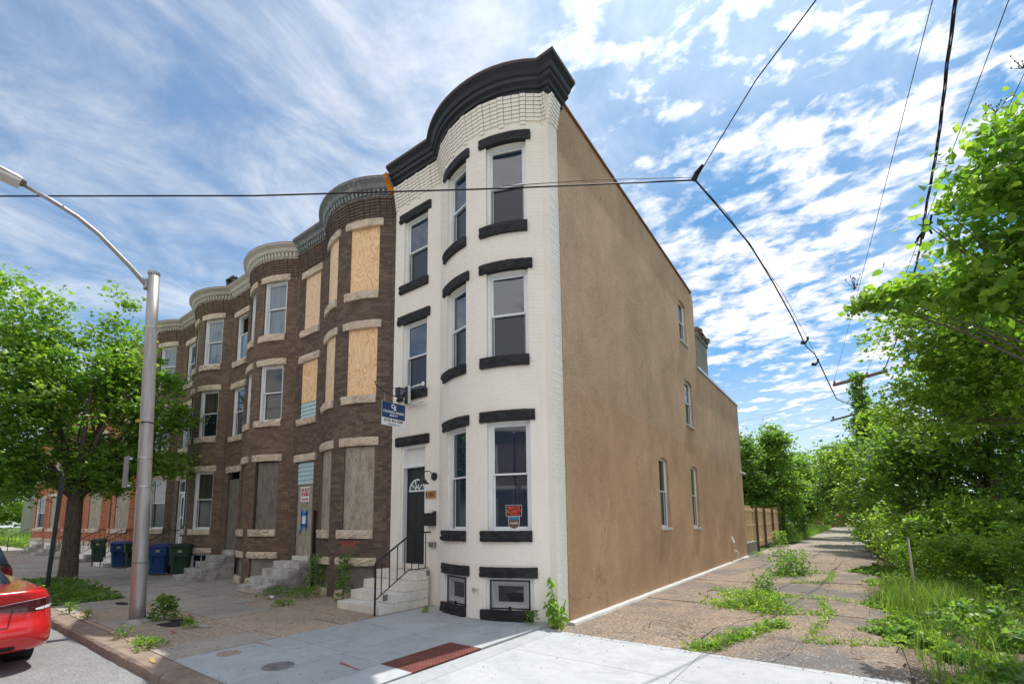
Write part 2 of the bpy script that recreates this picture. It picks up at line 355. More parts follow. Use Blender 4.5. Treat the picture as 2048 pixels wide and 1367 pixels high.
def leaf(name, dark, mid, yellow_green, tr=0.42, gl=0.42):
    b = NB(name); t = b.attr(); col = b.ramp(t, [(0.0, dark), (0.55, mid), (1.0, yellow_green)])  # tint is random per leaf, dark green through to yellow green
    b.col(col).rough(gl, 0.45)
    tl = b.node('ShaderNodeBsdfTranslucent')
    b.l.new(b.mix(1.0, col, (2.4, 2.6, 1.2), 'MULTIPLY'), tl.inputs[0])
    mx = b.node('ShaderNodeMixShader'); mx.inputs[0].default_value = tr
    b.l.new(b.p.outputs[0], mx.inputs[1]); b.l.new(tl.outputs[0], mx.inputs[2]); b.l.new(mx.outputs[0], b.out.inputs[0])
leaf('leaf_maple', (0.07, 0.14, 0.03), (0.15, 0.27, 0.045), (0.34, 0.41, 0.08))
leaf('leaf_deep', (0.06, 0.12, 0.03), (0.12, 0.22, 0.045), (0.25, 0.33, 0.065))
leaf('leaf_bright', (0.09, 0.17, 0.03), (0.18, 0.29, 0.05), (0.36, 0.43, 0.08))
leaf('leaf_big', (0.08, 0.16, 0.028), (0.15, 0.26, 0.042), (0.28, 0.37, 0.06), 0.5, 0.38)
leaf('leaf_vine', (0.06, 0.13, 0.04), (0.12, 0.22, 0.06), (0.24, 0.34, 0.08))
leaf('grass_blade', (0.07, 0.13, 0.025), (0.15, 0.25, 0.045), (0.36, 0.4, 0.12), 0.35, 0.6)
def bark(name, c):
    b = NB(name); g = b.node('ShaderNodeNewGeometry'); mp = b.node('ShaderNodeMapping'); b.l.new(g.outputs['Position'], mp.inputs[0])
    mp.inputs['Scale'].default_value = (9, 9, 2); n = b.noise(mp.outputs[0], 2.4, 6, 0.7, 0.5)
    b.col(b.ramp(n, [(0.35, tuple(x * 0.4 for x in c)), (0.7, c)])).rough(0.95, 0.1).bump(n, 0.9, 0.03)
bark('bark', (0.20, 0.165, 0.135)); bark('bark_grey', (0.22, 0.195, 0.165))

# ---------------------------------------------------------------- mesh helpers
class MB:
    def __init__(s): s.v = []; s.f = []; s.t = []; s.mi = []; s.cur = 0; s.ct = 0.5
    def face(s, idx): s.f.append(idx); s.t.append(s.ct); s.mi.append(s.cur)
    def poly(s, pts):
        k = len(s.v); s.v += [tuple(p) for p in pts]; s.face(tuple(range(k, k + len(pts))))
    def hexa(s, p, skip=()):
        k = len(s.v); s.v += [tuple(q) for q in p]
        F = {'b': (0, 3, 2, 1), 't': (4, 5, 6, 7), 'f': (0, 1, 5, 4), 'r': (1, 2, 6, 5), 'k': (2, 3, 7, 6), 'l': (3, 0, 4, 7)}
        for n_, q in F.items():
            if n_ not in skip: s.face(tuple(k + i for i in q))
        return s
    def box(s, x0, x1, y0, y1, z0, z1, skip=()):
        return s.hexa([(x0, y0, z0), (x1, y0, z0), (x1, y1, z0), (x0, y1, z0), (x0, y0, z1), (x1, y0, z1), (x1, y1, z1), (x0, y1, z1)], skip)
    def tube(s, pts, rad, n=8, cap=True):
        pts = [Vector(p) for p in pts]
        if not isinstance(rad, (list, tuple)): rad = [rad] * len(pts)
        k0 = len(s.v); up = None
        for i, p in enumerate(pts):
            d = (pts[min(i + 1, len(pts) - 1)] - pts[max(i - 1, 0)]).normalized()
            if up is None or abs(d.dot(up)) > 0.95: up = Vector((0, 0, 1)) if abs(d.z) < 0.9 else Vector((1, 0, 0))
            a = d.cross(up).normalized(); b = d.cross(a).normalized()
            for j in range(n):
                q = p + (a * math.cos(2 * math.pi * j / n) + b * math.sin(2 * math.pi * j / n)) * rad[i]
                s.v.append(tuple(q))
        for i in range(len(pts) - 1):
            for j in range(n):
                a0 = k0 + i * n + j; a1 = k0 + i * n + (j + 1) % n
                s.face((a0, a0 + n, a1 + n, a1))
        if cap:
            s.face(tuple(k0 + j for j in range(n))); s.face(tuple(k0 + (len(pts) - 1) * n + j for j in range(n - 1, -1, -1)))
        return s
    def lathe(s, prof, c=(0, 0, 0), n=20, axis=None):
        k0 = len(s.v); cx, cy, cz = c
        M = axis or Matrix.Identity(3)
        for r, z in prof:
            for j in range(n):
                a = 2 * math.pi * j / n; q = M @ Vector((r * math.cos(a), r * math.sin(a), z)); s.v.append((cx + q.x, cy + q.y, cz + q.z))
        for i in range(len(prof) - 1):
            for j in range(n):
                a0 = k0 + i * n + j; a1 = k0 + i * n + (j + 1) % n; s.face((a0, a1, a1 + n, a0 + n))
        s.face(tuple(k0 + j for j in range(n - 1, -1, -1))); s.face(tuple(k0 + (len(prof) - 1) * n + j for j in range(n)))
        return s
    def loft(s, rings, cap=True):
        k0 = len(s.v); n = len(rings[0])
        for r in rings: s.v += [tuple(p) for p in r]
        for i in range(len(rings) - 1):
            for j in range(n):
                a0 = k0 + i * n + j; a1 = k0 + i * n + (j + 1) % n; s.face((a0, a1, a1 + n, a0 + n))
        if cap: s.face(tuple(k0 + j for j in range(n - 1, -1, -1))); s.face(tuple(k0 + (len(rings) - 1) * n + j for j in range(n)))
        return s
    def grid(s, P):
        k0 = len(s.v); h = len(P); w = len(P[0])
        for r in P: s.v += [tuple(p) for p in r]
        for i in range(h - 1):
            for j in range(w - 1):
                a = k0 + i * w + j; s.face((a, a + 1, a + w + 1, a + w))
        return s
    def mesh(s, name, mats, smooth=False):
        me = D.meshes.new(name); me.from_pydata(s.v, [], s.f)
        mats = mats if isinstance(mats, (list, tuple)) else [mats]
        for q in mats: me.materials.append(MATS[q])
        n = len(me.polygons)
        me.polygons.foreach_set('material_index', s.mi[:n])
        if smooth: me.polygons.foreach_set('use_smooth', [True] * n)
        a = me.attributes.new('tint', 'FLOAT', 'FACE'); a.data.foreach_set('value', s.t[:n])
        me.update(); return me
    def build(s, name, mats, parent=None, smooth=False, label=None, kind=None):
        o = D.objects.new(name, s.mesh(name, mats, smooth)); C.objects.link(o)
        if parent is not None: o.parent = parent; o.matrix_parent_inverse = parent.matrix_basis.inverted()
        if label: o['label'] = label
        if kind: o['kind'] = kind
        return o
def tag(o, label, cat=None, group=None, kind=None):
    if label: o['label'] = label
    if cat: o['category'] = cat
    if group: o['group'] = group
    if kind: o['kind'] = kind
    return o
def empty(name, loc, label=None, cat=None, group=None, rz=0.0):
    o = D.objects.new(name, None); C.objects.link(o); o.location = loc; o.rotation_euler = (0, 0, rz); o.empty_display_size = 0.2
    return tag(o, label, cat, group)
def copy_tree(o, parent=None):
    c = o.copy(); C.objects.link(c); c.parent = parent
    if parent is not None: c.matrix_parent_inverse = o.matrix_parent_inverse.copy()
    for ch in o.children: copy_tree(ch, c)
    return c
def bevel(o, w=0.01, seg=2):
    mo = o.modifiers.new('bevel', 'BEVEL'); mo.width = w; mo.segments = seg; mo.limit_method = 'ANGLE'; mo.angle_limit = R(35); return o
def text(s_, size, origin, X, Y, mat, parent, name='lettering', ext=0.002, align='CENTER', bold=0.0, sx=1.0):
    cu = D.curves.new(name, 'FONT'); cu.body = s_; cu.size = size; cu.align_x = align; cu.extrude = ext; cu.offset = bold; cu.resolution_u = 3
    t = D.objects.new(name, cu); C.objects.link(t); bpy.context.view_layer.update()
    dg = bpy.context.evaluated_depsgraph_get(); me = D.meshes.new_from_object(t.evaluated_get(dg)); D.objects.remove(t)
    X = Vector(X).normalized(); Y = Vector(Y).normalized(); Z = X.cross(Y)
    M = Matrix((X * sx, Y, Z)).transposed().to_4x4(); M.translation = Vector(origin); me.transform(M)
    me.materials.clear(); me.materials.append(MATS[mat]); me.name = name
    o = D.objects.new(name, me); C.objects.link(o)
    if parent is not None: o.parent = parent; o.matrix_parent_inverse = parent.matrix_basis.inverted()
    return o
def frame_box(mb, O, U, N_, u0, u1, n0, n1, z0, z1):
    """box in a wall frame: O origin, U along the wall, N_ outward, z up"""
    P = lambda u, n, z: (O[0] + U[0] * u + N_[0] * n, O[1] + U[1] * u + N_[1] * n, z)
    mb.hexa([P(u0, n1, z0), P(u1, n1, z0), P(u1, n0, z0), P(u0, n0, z0), P(u0, n1, z1), P(u1, n1, z1), P(u1, n0, z1), P(u0, n0, z1)])
# ---------------------------------------------------------------- row houses
WID = 4.41
DEP, CH = 0.52, 2.72
RB = ((CH / 2) ** 2 + DEP ** 2) / (2 * DEP); HALF = math.asin(CH / 2 / RB)
class Path:
    def __init__(s, pts):
        s.p = [Vector((a, b)) for a, b in pts]; s.c = [0.0]
        for i in range(1, len(s.p)): s.c.append(s.c[-1] + (s.p[i] - s.p[i - 1]).length)
        s.len = s.c[-1]
    def seg(s, q):
        i = 0
        while i < len(s.p) - 2 and q > s.c[i + 1] + 1e-9: i += 1
        return i
    def at(s, q, off=0.0):
        i = s.seg(q); a, b = s.p[i], s.p[i + 1]; d = (b - a).normalized(); n = Vector((d.y, -d.x))
        p = a + d * (q - s.c[i]) + n * off
        return p, d, n
def offset_line(pts, d, ends=(None, None)):
    out = []; P = [Vector(p) for p in pts]
    for i, p in enumerate(P):
        d0 = (p - P[i - 1]).normalized() if i else None; d1 = (P[i + 1] - p).normalized() if i < len(P) - 1 else None
        n0 = Vector((d0.y, -d0.x)) if d0 else None; n1 = Vector((d1.y, -d1.x)) if d1 else None
        if n0 is None: n = n1
        elif n1 is None: n = n0
        else:
            n = n0 + n1; n = n / max(0.35, n.dot(n0))
        out.append(p + n * d)
    return out
def front_pts(ox, w=WID, n=18):
    """front wall outline, left to right: flat door bay, bow, narrow flat strip"""
    cx = ox - 1.49; cy = -DEP + RB
    pts = [(ox - w, 0.0)]
    for i in range(n + 1):
        a = -HALF + 2 * HALF * i / n
        pts.append((cx + RB * math.sin(a), cy - RB * math.cos(a)))
    pts[1] = (pts[1][0], 0.0); pts[-1] = (pts[-1][0], 0.0)
    pts.append((ox, 0.0))
    return pts
S_L = WID - 1.49 - CH / 2                      # path length of the left flat part
def s_ang(deg, w=WID): return (w - 1.49 - CH / 2) + (R(deg) + HALF) * RB * 0.9985
def wall(mb, path, s0, s1, z0, z1, openings, depth=0.14, extra_s=(), off=0.0):
    """wall skin with openings and their reveals"""
    ss = {s0, s1}; zs = {z0, z1}
    for q in path.c:
        if s0 < q < s1: ss.add(q)
    for a, b, c, d in openings:
        ss |= {a, b}; zs |= {c, d}
    ss |= set(extra_s)
    ss = sorted(x for x in ss if s0 - 1e-6 <= x <= s1 + 1e-6); zs = sorted(x for x in zs if z0 - 1e-6 <= x <= z1 + 1e-6)
    ss = [x for i, x in enumerate(ss) if i == 0 or x - ss[i - 1] > 1e-4]; zs = [x for i, x in enumerate(zs) if i == 0 or x - zs[i - 1] > 1e-4]
    for i in range(len(ss) - 1):
        p0 = path.at(ss[i] + 1e-6, off)[0]; p1 = path.at(ss[i + 1] - 1e-6, off)[0]; sm = (ss[i] + ss[i + 1]) / 2
        for j in range(len(zs) - 1):
            zm = (zs[j] + zs[j + 1]) / 2
            if any(a < sm < b and c < zm < d for a, b, c, d in openings): continue
            mb.poly([(p0.x, p0.y, zs[j]), (p1.x, p1.y, zs[j]), (p1.x, p1.y, zs[j + 1]), (p0.x, p0.y, zs[j + 1])])
    for a, b, c, d in openings:
        A, _, n0 = path.at(a, off); B, _, n1 = path.at(b, off); n = (n0 + n1).normalized()
        Ai = A - n * depth; Bi = B - n * depth
        mb.poly([(A.x, A.y, c), (A.x, A.y, d), (Ai.x, Ai.y, d), (Ai.x, Ai.y, c)])
        mb.poly([(B.x, B.y, d), (B.x, B.y, c), (Bi.x, Bi.y, c), (Bi.x, Bi.y, d)])
        mid = [path.at(q, off)[0] for q in path.c if a < q < b]
        edge = [A] + mid + [B]
        mb.poly([(q.x, q.y, d) for q in edge] + [(Bi.x, Bi.y, d), (Ai.x, Ai.y, d)])
        mb.poly([(q.x, q.y, c) for q in reversed(edge)] + [(Ai.x, Ai.y, c), (Bi.x, Bi.y, c)])
COURSE = 0.0735
BRICK_VARIANTS = {}
def unit_brick(mat, k):
    key = (mat, k)
    if key not in BRICK_VARIANTS:
        mb = MB(); mb.ct = k / 5.0; mb.hexa([(-.5, -1, -.5), (.5, -1, -.5), (.5, 0, -.5), (-.5, 0, -.5), (-.5, -1, .5), (.5, -1, .5), (.5, 0, .5), (-.5, 0, .5)])
        BRICK_VARIANTS[key] = mb.mesh('brick', mat)
    return BRICK_VARIANTS[key]
def brickwork(root, path, s0, s1, z0, z1, excl, mat, brk, n_single, cam_key, rnd, proud=(0.005, 0.009), joint=0.010, bl=0.205, corbel=None, red=None):
    """real bricks proud of the mortar skin; the nearest n_single become objects"""
    items = []
    nc = int((z1 - z0) / COURSE)
    for k in range(nc):
        za = z0 + k * COURSE; zm = za + COURSE / 2
        ex = sorted((a, b) for a, b, c, d in excl if c - 0.012 < zm < d + 0.012)
        runs = sorted(set([s0, s1] + [q for q in brk if s0 < q < s1]))
        for r0, r1 in zip(runs[:-1], runs[1:]):
            s = r0 - (bl / 2 if k % 2 else 0)
            while s < r1:
                a, b = max(s, r0), min(s + bl, r1); s += bl
                parts = [(a, b)]
                for e0, e1 in ex:
                    parts = [q for p in parts for q in ((p[0], min(p[1], e0)), (max(p[0], e1), p[1])) if q[1] - q[0] > 0.035]
                for a_, b_ in parts: items.append((a_ + joint / 2, b_ - joint / 2, za + joint / 2, za + COURSE - joint / 2, rnd.uniform(*proud), rnd.random(), 0))
    cx, cy = 4.19, -7.03
    def key(it):
        p = path.at((it[0] + it[1]) / 2)[0]; return (p.x - cx) ** 2 + (p.y - cy) ** 2 + (it[2] - 1.73) ** 2 * 1.0
    items.sort(key=key)
    mb = MB()
    for i, (a, b, za, zb, pr, t, _) in enumerate(items):
        A, d0, n0 = path.at(a); B, d1, n1 = path.at(b)
        use = mat
        if red and red[0] < (a + b) / 2 < red[1] and red[2] + abs((a + b) / 2 - (red[0] + red[1]) / 2) * 0.25 < za < red[3]: use = 'brick_red'
        if i < n_single or (use != mat and i < 400):
            M_ = (A + B) / 2; d = (B - A).normalized(); n = Vector((d.y, -d.x)); M_ = M_ - n * 0.004
            o = D.objects.new('brick', unit_brick(use, int(t * 5.99))); C.objects.link(o)
            o.parent = root; o.matrix_parent_inverse = root.matrix_basis.inverted()
            o.matrix_basis = Matrix(((d.x * (b - a), -n.x * (pr + 0.004), 0, M_.x), (d.y * (b - a), -n.y * (pr + 0.004), 0, M_.y), (0, 0, zb - za, (za + zb) / 2), (0, 0, 0, 1)))
        else:
            mb.ct = t; Af = A + n0 * pr; Bf = B + n1 * pr; Ab = A - n0 * .002; Bb = B - n1 * .002
            mb.hexa([(Af.x, Af.y, za), (Bf.x, Bf.y, za), (Bb.x, Bb.y, za), (Ab.x, Ab.y, za), (Af.x, Af.y, zb), (Bf.x, Bf.y, zb), (Bb.x, Bb.y, zb), (Ab.x, Ab.y, zb)], skip=('k',))
    if mb.f: mb.build('brickwork', mat, root, kind='stuff')
def corbel(root, path, s0, s1, z_top, mat, brk, rnd, ends=True):
    """stepped courses under the cornice with dropped header blocks"""
    mb = MB(); n = 8; MOD = 0.43
    runs = sorted(set([s0, s1] + [q for q in brk if s0 < q < s1]))
    for r0, r1 in zip(runs[:-1], runs[1:]):
        Lr = r1 - r0; k_ = max(1, round(Lr / MOD)); md = Lr / k_
        for k in range(n):
            za = z_top - (k + 1) * COURSE; out = 0.012 + 0.013 * (n - 1 - k)
            for i in range(k_):
                a = r0 + i * md
                cells = [(a, a + md * 0.27)] if k == n - 1 else [(a, a + md * 0.27), (a + md * 0.27, a + md * 0.64), (a + md * 0.64, a + md)]
                for ci, (p, q) in enumerate(cells):
                    o_ = out + (0.013 if ci == 0 else 0.0)
                    if k == n - 2 and ci == 1: pass
                    p += 0.006; q -= 0.006
                    A, _, n0 = path.at(p); B, _, n1 = path.at(q); mb.ct = rnd.random() * 0.6
                    Af = A + n0 * o_; Bf = B + n1 * o_; Ab = A - n0 * .002; Bb = B - n1 * .002; z1 = za + COURSE - 0.012
                    mb.hexa([(Af.x, Af.y, za), (Bf.x, Bf.y, za), (Bb.x, Bb.y, za), (Ab.x, Ab.y, za), (Af.x, Af.y, z1), (Bf.x, Bf.y, z1), (Bb.x, Bb.y, z1), (Ab.x, Ab.y, z1)], skip=('k',))
    mb.build('corbel_course', mat, root, kind='stuff')
def rock_stone(root, name, path, a, b, z0, z1, mat, rnd, out=0.055, rough=0.02):
    """rock-faced lintel or sill that follows the wall"""
    nu = max(5, int((b - a) / rnd.uniform(.055, .10))); nz = 4; P = []; rough *= rnd.uniform(.55, 1.35)
    mb = MB()
    rings = []
    for i in range(nu + 1):
        s = a + (b - a) * i / nu; edge = i in (0, nu); row = []
        for j in range(nz + 1):
            z = z0 + (z1 - z0) * j / nz
            o = out + (rnd.uniform(-rough, rough) if 0 < j < nz else -0.4 * rough) - (0.3 * rough if edge else 0)
            zz_ = z + (rnd.uniform(-0.004, 0.004) if j in (0, nz) else 0)
            p = path.at(s, o)[0]; row.append((p.x, p.y, zz_))
        p = path.at(s, -0.05)[0]; row.append((p.x, p.y, z1)); row.append((p.x, p.y, z0))
        rings.append(row)
    mb.loft(rings)
    return mb.build(name, mat, root)
def window(root, path, a, b, z0, z1, rec=0.075, upper='glass_dark', lower='glass_screen', frame='white_frame', cas=0.055, split=0.52, proud=0.035, muntins=False, open_up=False, single=False, label=None):
    """sash window standing in the chord of its opening"""
    A = path.at(a)[0]; B = path.at(b)[0]; U = (B - A).normalized(); n = Vector((U.y, -U.x)); O = A - n * rec; w = (B - A).length
    fb = lambda mb, *q: frame_box(mb, O, U, n, *q)
    g = MB()
    fb(g, 0, cas, -0.10, proud, z0, z1); fb(g, w - cas, w, -0.10, proud, z0, z1); fb(g, cas, w - cas, -0.10, proud, z1 - cas, z1); fb(g, cas, w - cas, -0.10, proud + .01, z0, z0 + cas * 0.75)
    t = cas * 0.32
    fb(g, cas, cas + t, -0.10, 0.012, z0 + cas * .75, z1 - cas); fb(g, w - cas - t, w - cas, -0.10, 0.012, z0 + cas * .75, z1 - cas)
    win = g.build('window', frame, root, label=label)
    u0, u1 = cas + t, w - cas - t; zb, zt = z0 + cas * .75, z1 - cas; zm = zb + (zt - zb) * split; sw = 0.032
    def sash(nm, za, zc, n0, n1, gl):
        s = MB(); fb(s, u0, u0 + sw, n0, n1, za, zc); fb(s, u1 - sw, u1, n0, n1, za, zc); fb(s, u0 + sw, u1 - sw, n0, n1, za, za + sw); fb(s, u0 + sw, u1 - sw, n0, n1, zc - sw, zc)
        if muntins:
            mu = (u0 + u1) / 2; fb(s, mu - .009, mu + .009, n0, n1, za + sw, zc - sw); fb(s, u0 + sw, u1 - sw, n0 + .003, n1 - .003, (za + zc) / 2 - .009, (za + zc) / 2 + .009)
        s.build(nm, frame, win)
        if gl:
            p = MB(); fb(p, u0 + sw - .004, u1 - sw + .004, (n0 + n1) / 2 - .006, (n0 + n1) / 2, za + sw - .004, zc - sw + .004); p.build('pane', gl, win)
    if single: sash('sash', zb, zt, -0.05, -0.02, upper)
    else:
        if open_up:
            sash('sash', zb, zm + .02, -0.085, -0.055, lower); sash('sash', zb + .06, zm + .09, -0.045, -0.015, upper)
            p = MB(); fb(p, u0, u1, -0.10, -0.095, zm + .02, zt); p.build('unlit_room_sheet', 'dark_room', win)  # near-black sheet gives the darkness of the unlit interior as colour
        else:
            sash('sash', zm - .018, zt, -0.045, -0.015, upper); sash('sash', zb, zm + .018, -0.085, -0.055, lower)
            if lower == 'glass_screen':
                p = MB(); fb(p, u0, u0 + .02, -0.053, -0.03, zb, zm - .018); fb(p, u1 - .02, u1, -0.053, -0.03, zb, zm - .018); p.build('insect_screen', 'grey_metal', win, kind='stuff')
    return win
def board(root, path, a, b, z0, z1, mat, name='plywood_board', off=-0.02, curve=False, label=None):
    mb = MB(); n_ = 6 if curve else 1; rings = []
    for i in range(n_ + 1):
        s = a + (b - a) * i / n_
        if curve: P0 = path.at(s, off)[0]; P1 = path.at(s, off - 0.02)[0]
        else:
            A, B = path.at(a)[0], path.at(b)[0]; U = (B - A).normalized(); n = Vector((U.y, -U.x)); q = A + (B - A) * i / n_; P0 = q + n * off; P1 = q + n * (off - 0.02)
        rings.append([(P0.x, P0.y, z0), (P0.x, P0.y, z1), (P1.x, P1.y, z1), (P1.x, P1.y, z0)])
    mb.loft(rings); return mb.build(name, mat, root, label=label)
def siding(root, path, a, b, z0, z1, n=4):
    h = (z1 - z0) / n
    for i in range(n):
        mb = MB(); A, B = path.at(a)[0], path.at(b)[0]; U = (B - A).normalized(); nn = Vector((U.y, -U.x)); O = A; w = (B - A).length
        za, zb = z0 + i * h, z0 + (i + 1) * h - 0.006
        P = lambda u, o, z: (O.x + U.x * u + nn.x * o, O.y + U.y * u + nn.y * o, z)
        mb.hexa([P(0, -.010, za), P(w, -.010, za), P(w, -.05, za), P(0, -.05, za), P(0, -.028, zb), P(w, -.028, zb), P(w, -.05, zb), P(0, -.05, zb)])
        mb.build('siding_board', 'blue_siding', root)
def cornice(root, pts, zfun, prof, mat, edge='copper_edge', dentils=None, name='cornice'):
    """profile swept along the roof edge; prof = list of (out, up)"""
    lines = [offset_line(pts, o) for o, u in prof]
    mb = MB(); rings = []
    for i in range(len(pts)):
        zb = zfun(pts[i][0]); rings.append([(lines[k][i].x, lines[k][i].y, zb + prof[k][1]) for k in range(len(prof))])
    mb.loft(rings); c = mb.build(name, mat, root)
    if edge:
        e = MB(); o1, u1 = max(prof, key=lambda q: q[0] + q[1]); la = offset_line(pts, o1 + .004); lb = offset_line(pts, o1 - .05)
        e.loft([[(la[i].x, la[i].y, zfun(pts[i][0]) + u1 + .012), (lb[i].x, lb[i].y, zfun(pts[i][0]) + u1 + .014), (lb[i].x, lb[i].y, zfun(pts[i][0]) + u1 + .001), (la[i].x, la[i].y, zfun(pts[i][0]) + u1 - .012)] for i in range(len(pts))])
        e.build('metal_edge', edge, c)
    if dentils:
        o0, o1, u0, u1, step, dmat = dentils; P = Path([(p[0], p[1]) for p in pts]); n = int(P.len / step)
        for i in range(n):
            s = (i + .5) * step; d = MB(); A, _, n0 = P.at(s - step * .28); B, _, n1 = P.at(s + step * .28); z = zfun(A.x)
            q = []
            for zz_ in (z + u0, z + u1):
                k = o1 if zz_ > z + u0 else o1 * 0.8
                q += [(A.x + n0.x * k, A.y + n0.y * k, zz_), (B.x + n1.x * k, B.y + n1.y * k, zz_), (B.x + n1.x * o0, B.y + n1.y * o0, zz_), (A.x + n0.x * o0, A.y + n0.y * o0, zz_)]
            d.hexa(q); d.build('dentil', dmat, c)
    return c
PROF = [(0.0, 0.0), (0.06, 0.0), (0.075, 0.03), (0.075, 0.075), (0.11, 0.085), (0.13, 0.13), (0.20, 0.16), (0.205, 0.235), (0.24, 0.25), (0.275, 0.32), (0.345, 0.375), (0.36, 0.385), (0.36, 0.435), (0.0, 0.46)]
PROF2 = [(0.0, 0.0), (0.07, 0.0), (0.085, 0.03), (0.06, 0.05), (0.06, 0.17), (0.15, 0.185), (0.17, 0.21), (0.20, 0.28), (0.28, 0.34), (0.30, 0.35), (0.30, 0.40), (0.0, 0.42)]

# slot geometry shared by the row: stones and openings, in (s, z)
def slots(ox, w=WID):
    dx = w - 0.0
    fl = lambda x: x + w                         # s of a point at ox + x on the left flat part
    SL = {
        'door': dict(lin=(fl(-4.25), fl(-3.16), 3.44, 3.64), op=(fl(-4.09), fl(-3.27), 0.70, 3.44), sill=None),
        'F2': dict(lin=(fl(-4.25), fl(-3.17), 6.36, 6.56), op=(fl(-4.09), fl(-3.28), 4.67, 6.36), sill=(fl(-4.20), fl(-3.24), 4.49, 4.67)),
        'F3': dict(lin=(fl(-4.25), fl(-3.17), 8.98, 9.17), op=(fl(-4.09), fl(-3.28), 7.32, 8.98), sill=(fl(-4.20), fl(-3.24), 7.13, 7.32))}
    for nm, lo, hi in (('L', -28.5, -1.5), ('R', 5.8, 35.6)):
        A = lambda q: s_ang(q, w)
        SL[nm + '1'] = dict(lin=(A(lo), A(hi), 3.53, 3.72), op=(A(lo + 4.2), A(hi - 2.6), 1.54, 3.53), sill=(A(lo + 0.5), A(hi - 2.4), 1.35, 1.54))
        SL[nm + '2'] = dict(lin=(A(lo), A(hi), 6.43, 6.61), op=(A(lo + 4.2), A(hi - 2.6), 4.74, 6.43), sill=(A(lo + 0.5), A(hi - 2.4), 4.55, 4.74))
        SL[nm + '3'] = dict(lin=(A(lo), A(hi), 9.08, 9.26), op=(A(lo + 4.2), A(hi - 2.6), 7.37, 9.08), sill=(A(lo + 0.5), A(hi - 2.4), 7.17, 7.37))
        SL['B' + nm] = dict(lin=(A(lo), A(hi - 0.0), 0.735, 0.91), op=(A(lo + 3.0), A(hi - 2.0), 0.17, 0.735), sill=(A(lo + 0.5), A(hi - 2.4), -0.04, 0.17))
    return SL
def house_front(root, ox, cfg, w=WID, brick='brick_dark', mort='mortar_dark', stone_m='sandstone', n_single=0, ztop=9.98, detailed=True, seed=1, skip_right=False, red=None, sill1='sandstone'):
    rnd = random.Random(seed); pts = front_pts(ox, w); path = Path(pts); SL = slots(ox, w)
    brk = [path.c[1], path.c[-2]]
    ops = [v['op'] for v in SL.values()]
    mb = MB(); mb.cur = 0; wall(mb, path, 0, path.len, -0.15, ztop + 0.05, ops)
    mb.build('wall', mort, root)
    stones = []
    for k, v in SL.items():
        if v['lin']: rock_stone(root, 'lintel', path, v['lin'][0], v['lin'][1], v['lin'][2] - .006, v['lin'][3], stone_m, rnd); stones.append(v['lin'])
        if v['sill']: rock_stone(root, 'window_sill', path, v['sill'][0], v['sill'][1], v['sill'][2], v['sill'][3] + .005, stone_m, rnd, out=0.07); stones.append(v['sill'])
    if detailed:
        brickwork(root, path, 0, path.len, -0.02, ztop - 0.52, ops + stones, brick, brk, n_single, None, rnd, red=red)
        corbel(root, path, 0, path.len, ztop, brick, brk, rnd)
    # closing body behind the front
    hb = MB(); hb.box(ox - w + .02, ox - (.02 if detailed else .45), 0.24, 9.6, -0.15, ztop - 0.1, skip=('f',)); hb.build('rear_body', mort, root)
    rf = MB(); P = [Vector(p) for p in pts]
    rf.poly([(p.x, p.y, ztop + 0.30) for p in P] + [(ox, 9.6, ztop - 0.2), (ox - w, 9.6, ztop - 0.2)]); rf.build('roof', 'roof_felt', root)
    blk = MB()                                     # near-black panels: darkness of the unlit rooms put into colour
    for a, b, c, d in ops:
        A = path.at(a)[0]; B = path.at(b)[0]; U = (B - A).normalized(); n = Vector((U.y, -U.x)); frame_box(blk, A, U, n, 0, (B - A).length, -0.20, -0.185, c, d)
    blk.build('unlit_room_panel', 'dark_room', root, kind='stuff')
    return path, SL, rnd
def steps(root_label, group, ox, mat, side_mat, n=4, tops=(0.16, 0.34, 0.52, 0.70), fronts=(-1.34, -1.03, -0.72, -0.43), x0=-4.37, x1=-3.05, cheek=True, rnd=random.Random(3), y_in=0.0):
    r = empty('front_steps', (ox + (x0 + x1) / 2, -0.7, 0), root_label, 'steps', group)
    z0 = 0.0
    for i in range(n):
        mb = MB(); mb.box(ox + x0 - .01, ox + x1 - (0.14 if cheek else 0), fronts[i], (fronts[i + 1] + .02) if i < n - 1 else -0.09, z0 if i == 0 else tops[i - 1] + .002, tops[i])
        o = mb.build('step', mat, r); bevel(o, 0.012)
    # stone blocks of the flank wall
    ch = [(-0.001, 0.16), (0.162, 0.34), (0.342, 0.52), (0.522, 0.70)]
    for i, (za, zb) in enumerate(ch[:n]):
        y = fronts[i] + (0.0 if i else 0.0)
        cuts = [y]
        while cuts[-1] < -0.45: cuts.append(min(-0.09, cuts[-1] + rnd.uniform(0.3, 0.5)))
        if cuts[-1] < -0.1: cuts.append(-0.09)
        for a, b in zip(cuts[:-1], cuts[1:]):
            if b - a < .05: continue
            k = rnd.uniform(0, .012); mb = MB(); mb.box(ox + x1 - 0.14, ox + x1 + k, a + .003, b - .003, za, zb - .002)
            o = mb.build('block', side_mat, r); bevel(o, 0.008, 1)
    mb = MB(); mb.box(ox + x0 + .1, ox + x1 - .16, fronts[-1] + .1, -0.09, 0, tops[n - 2]); mb.build('core', side_mat, r)
    return r
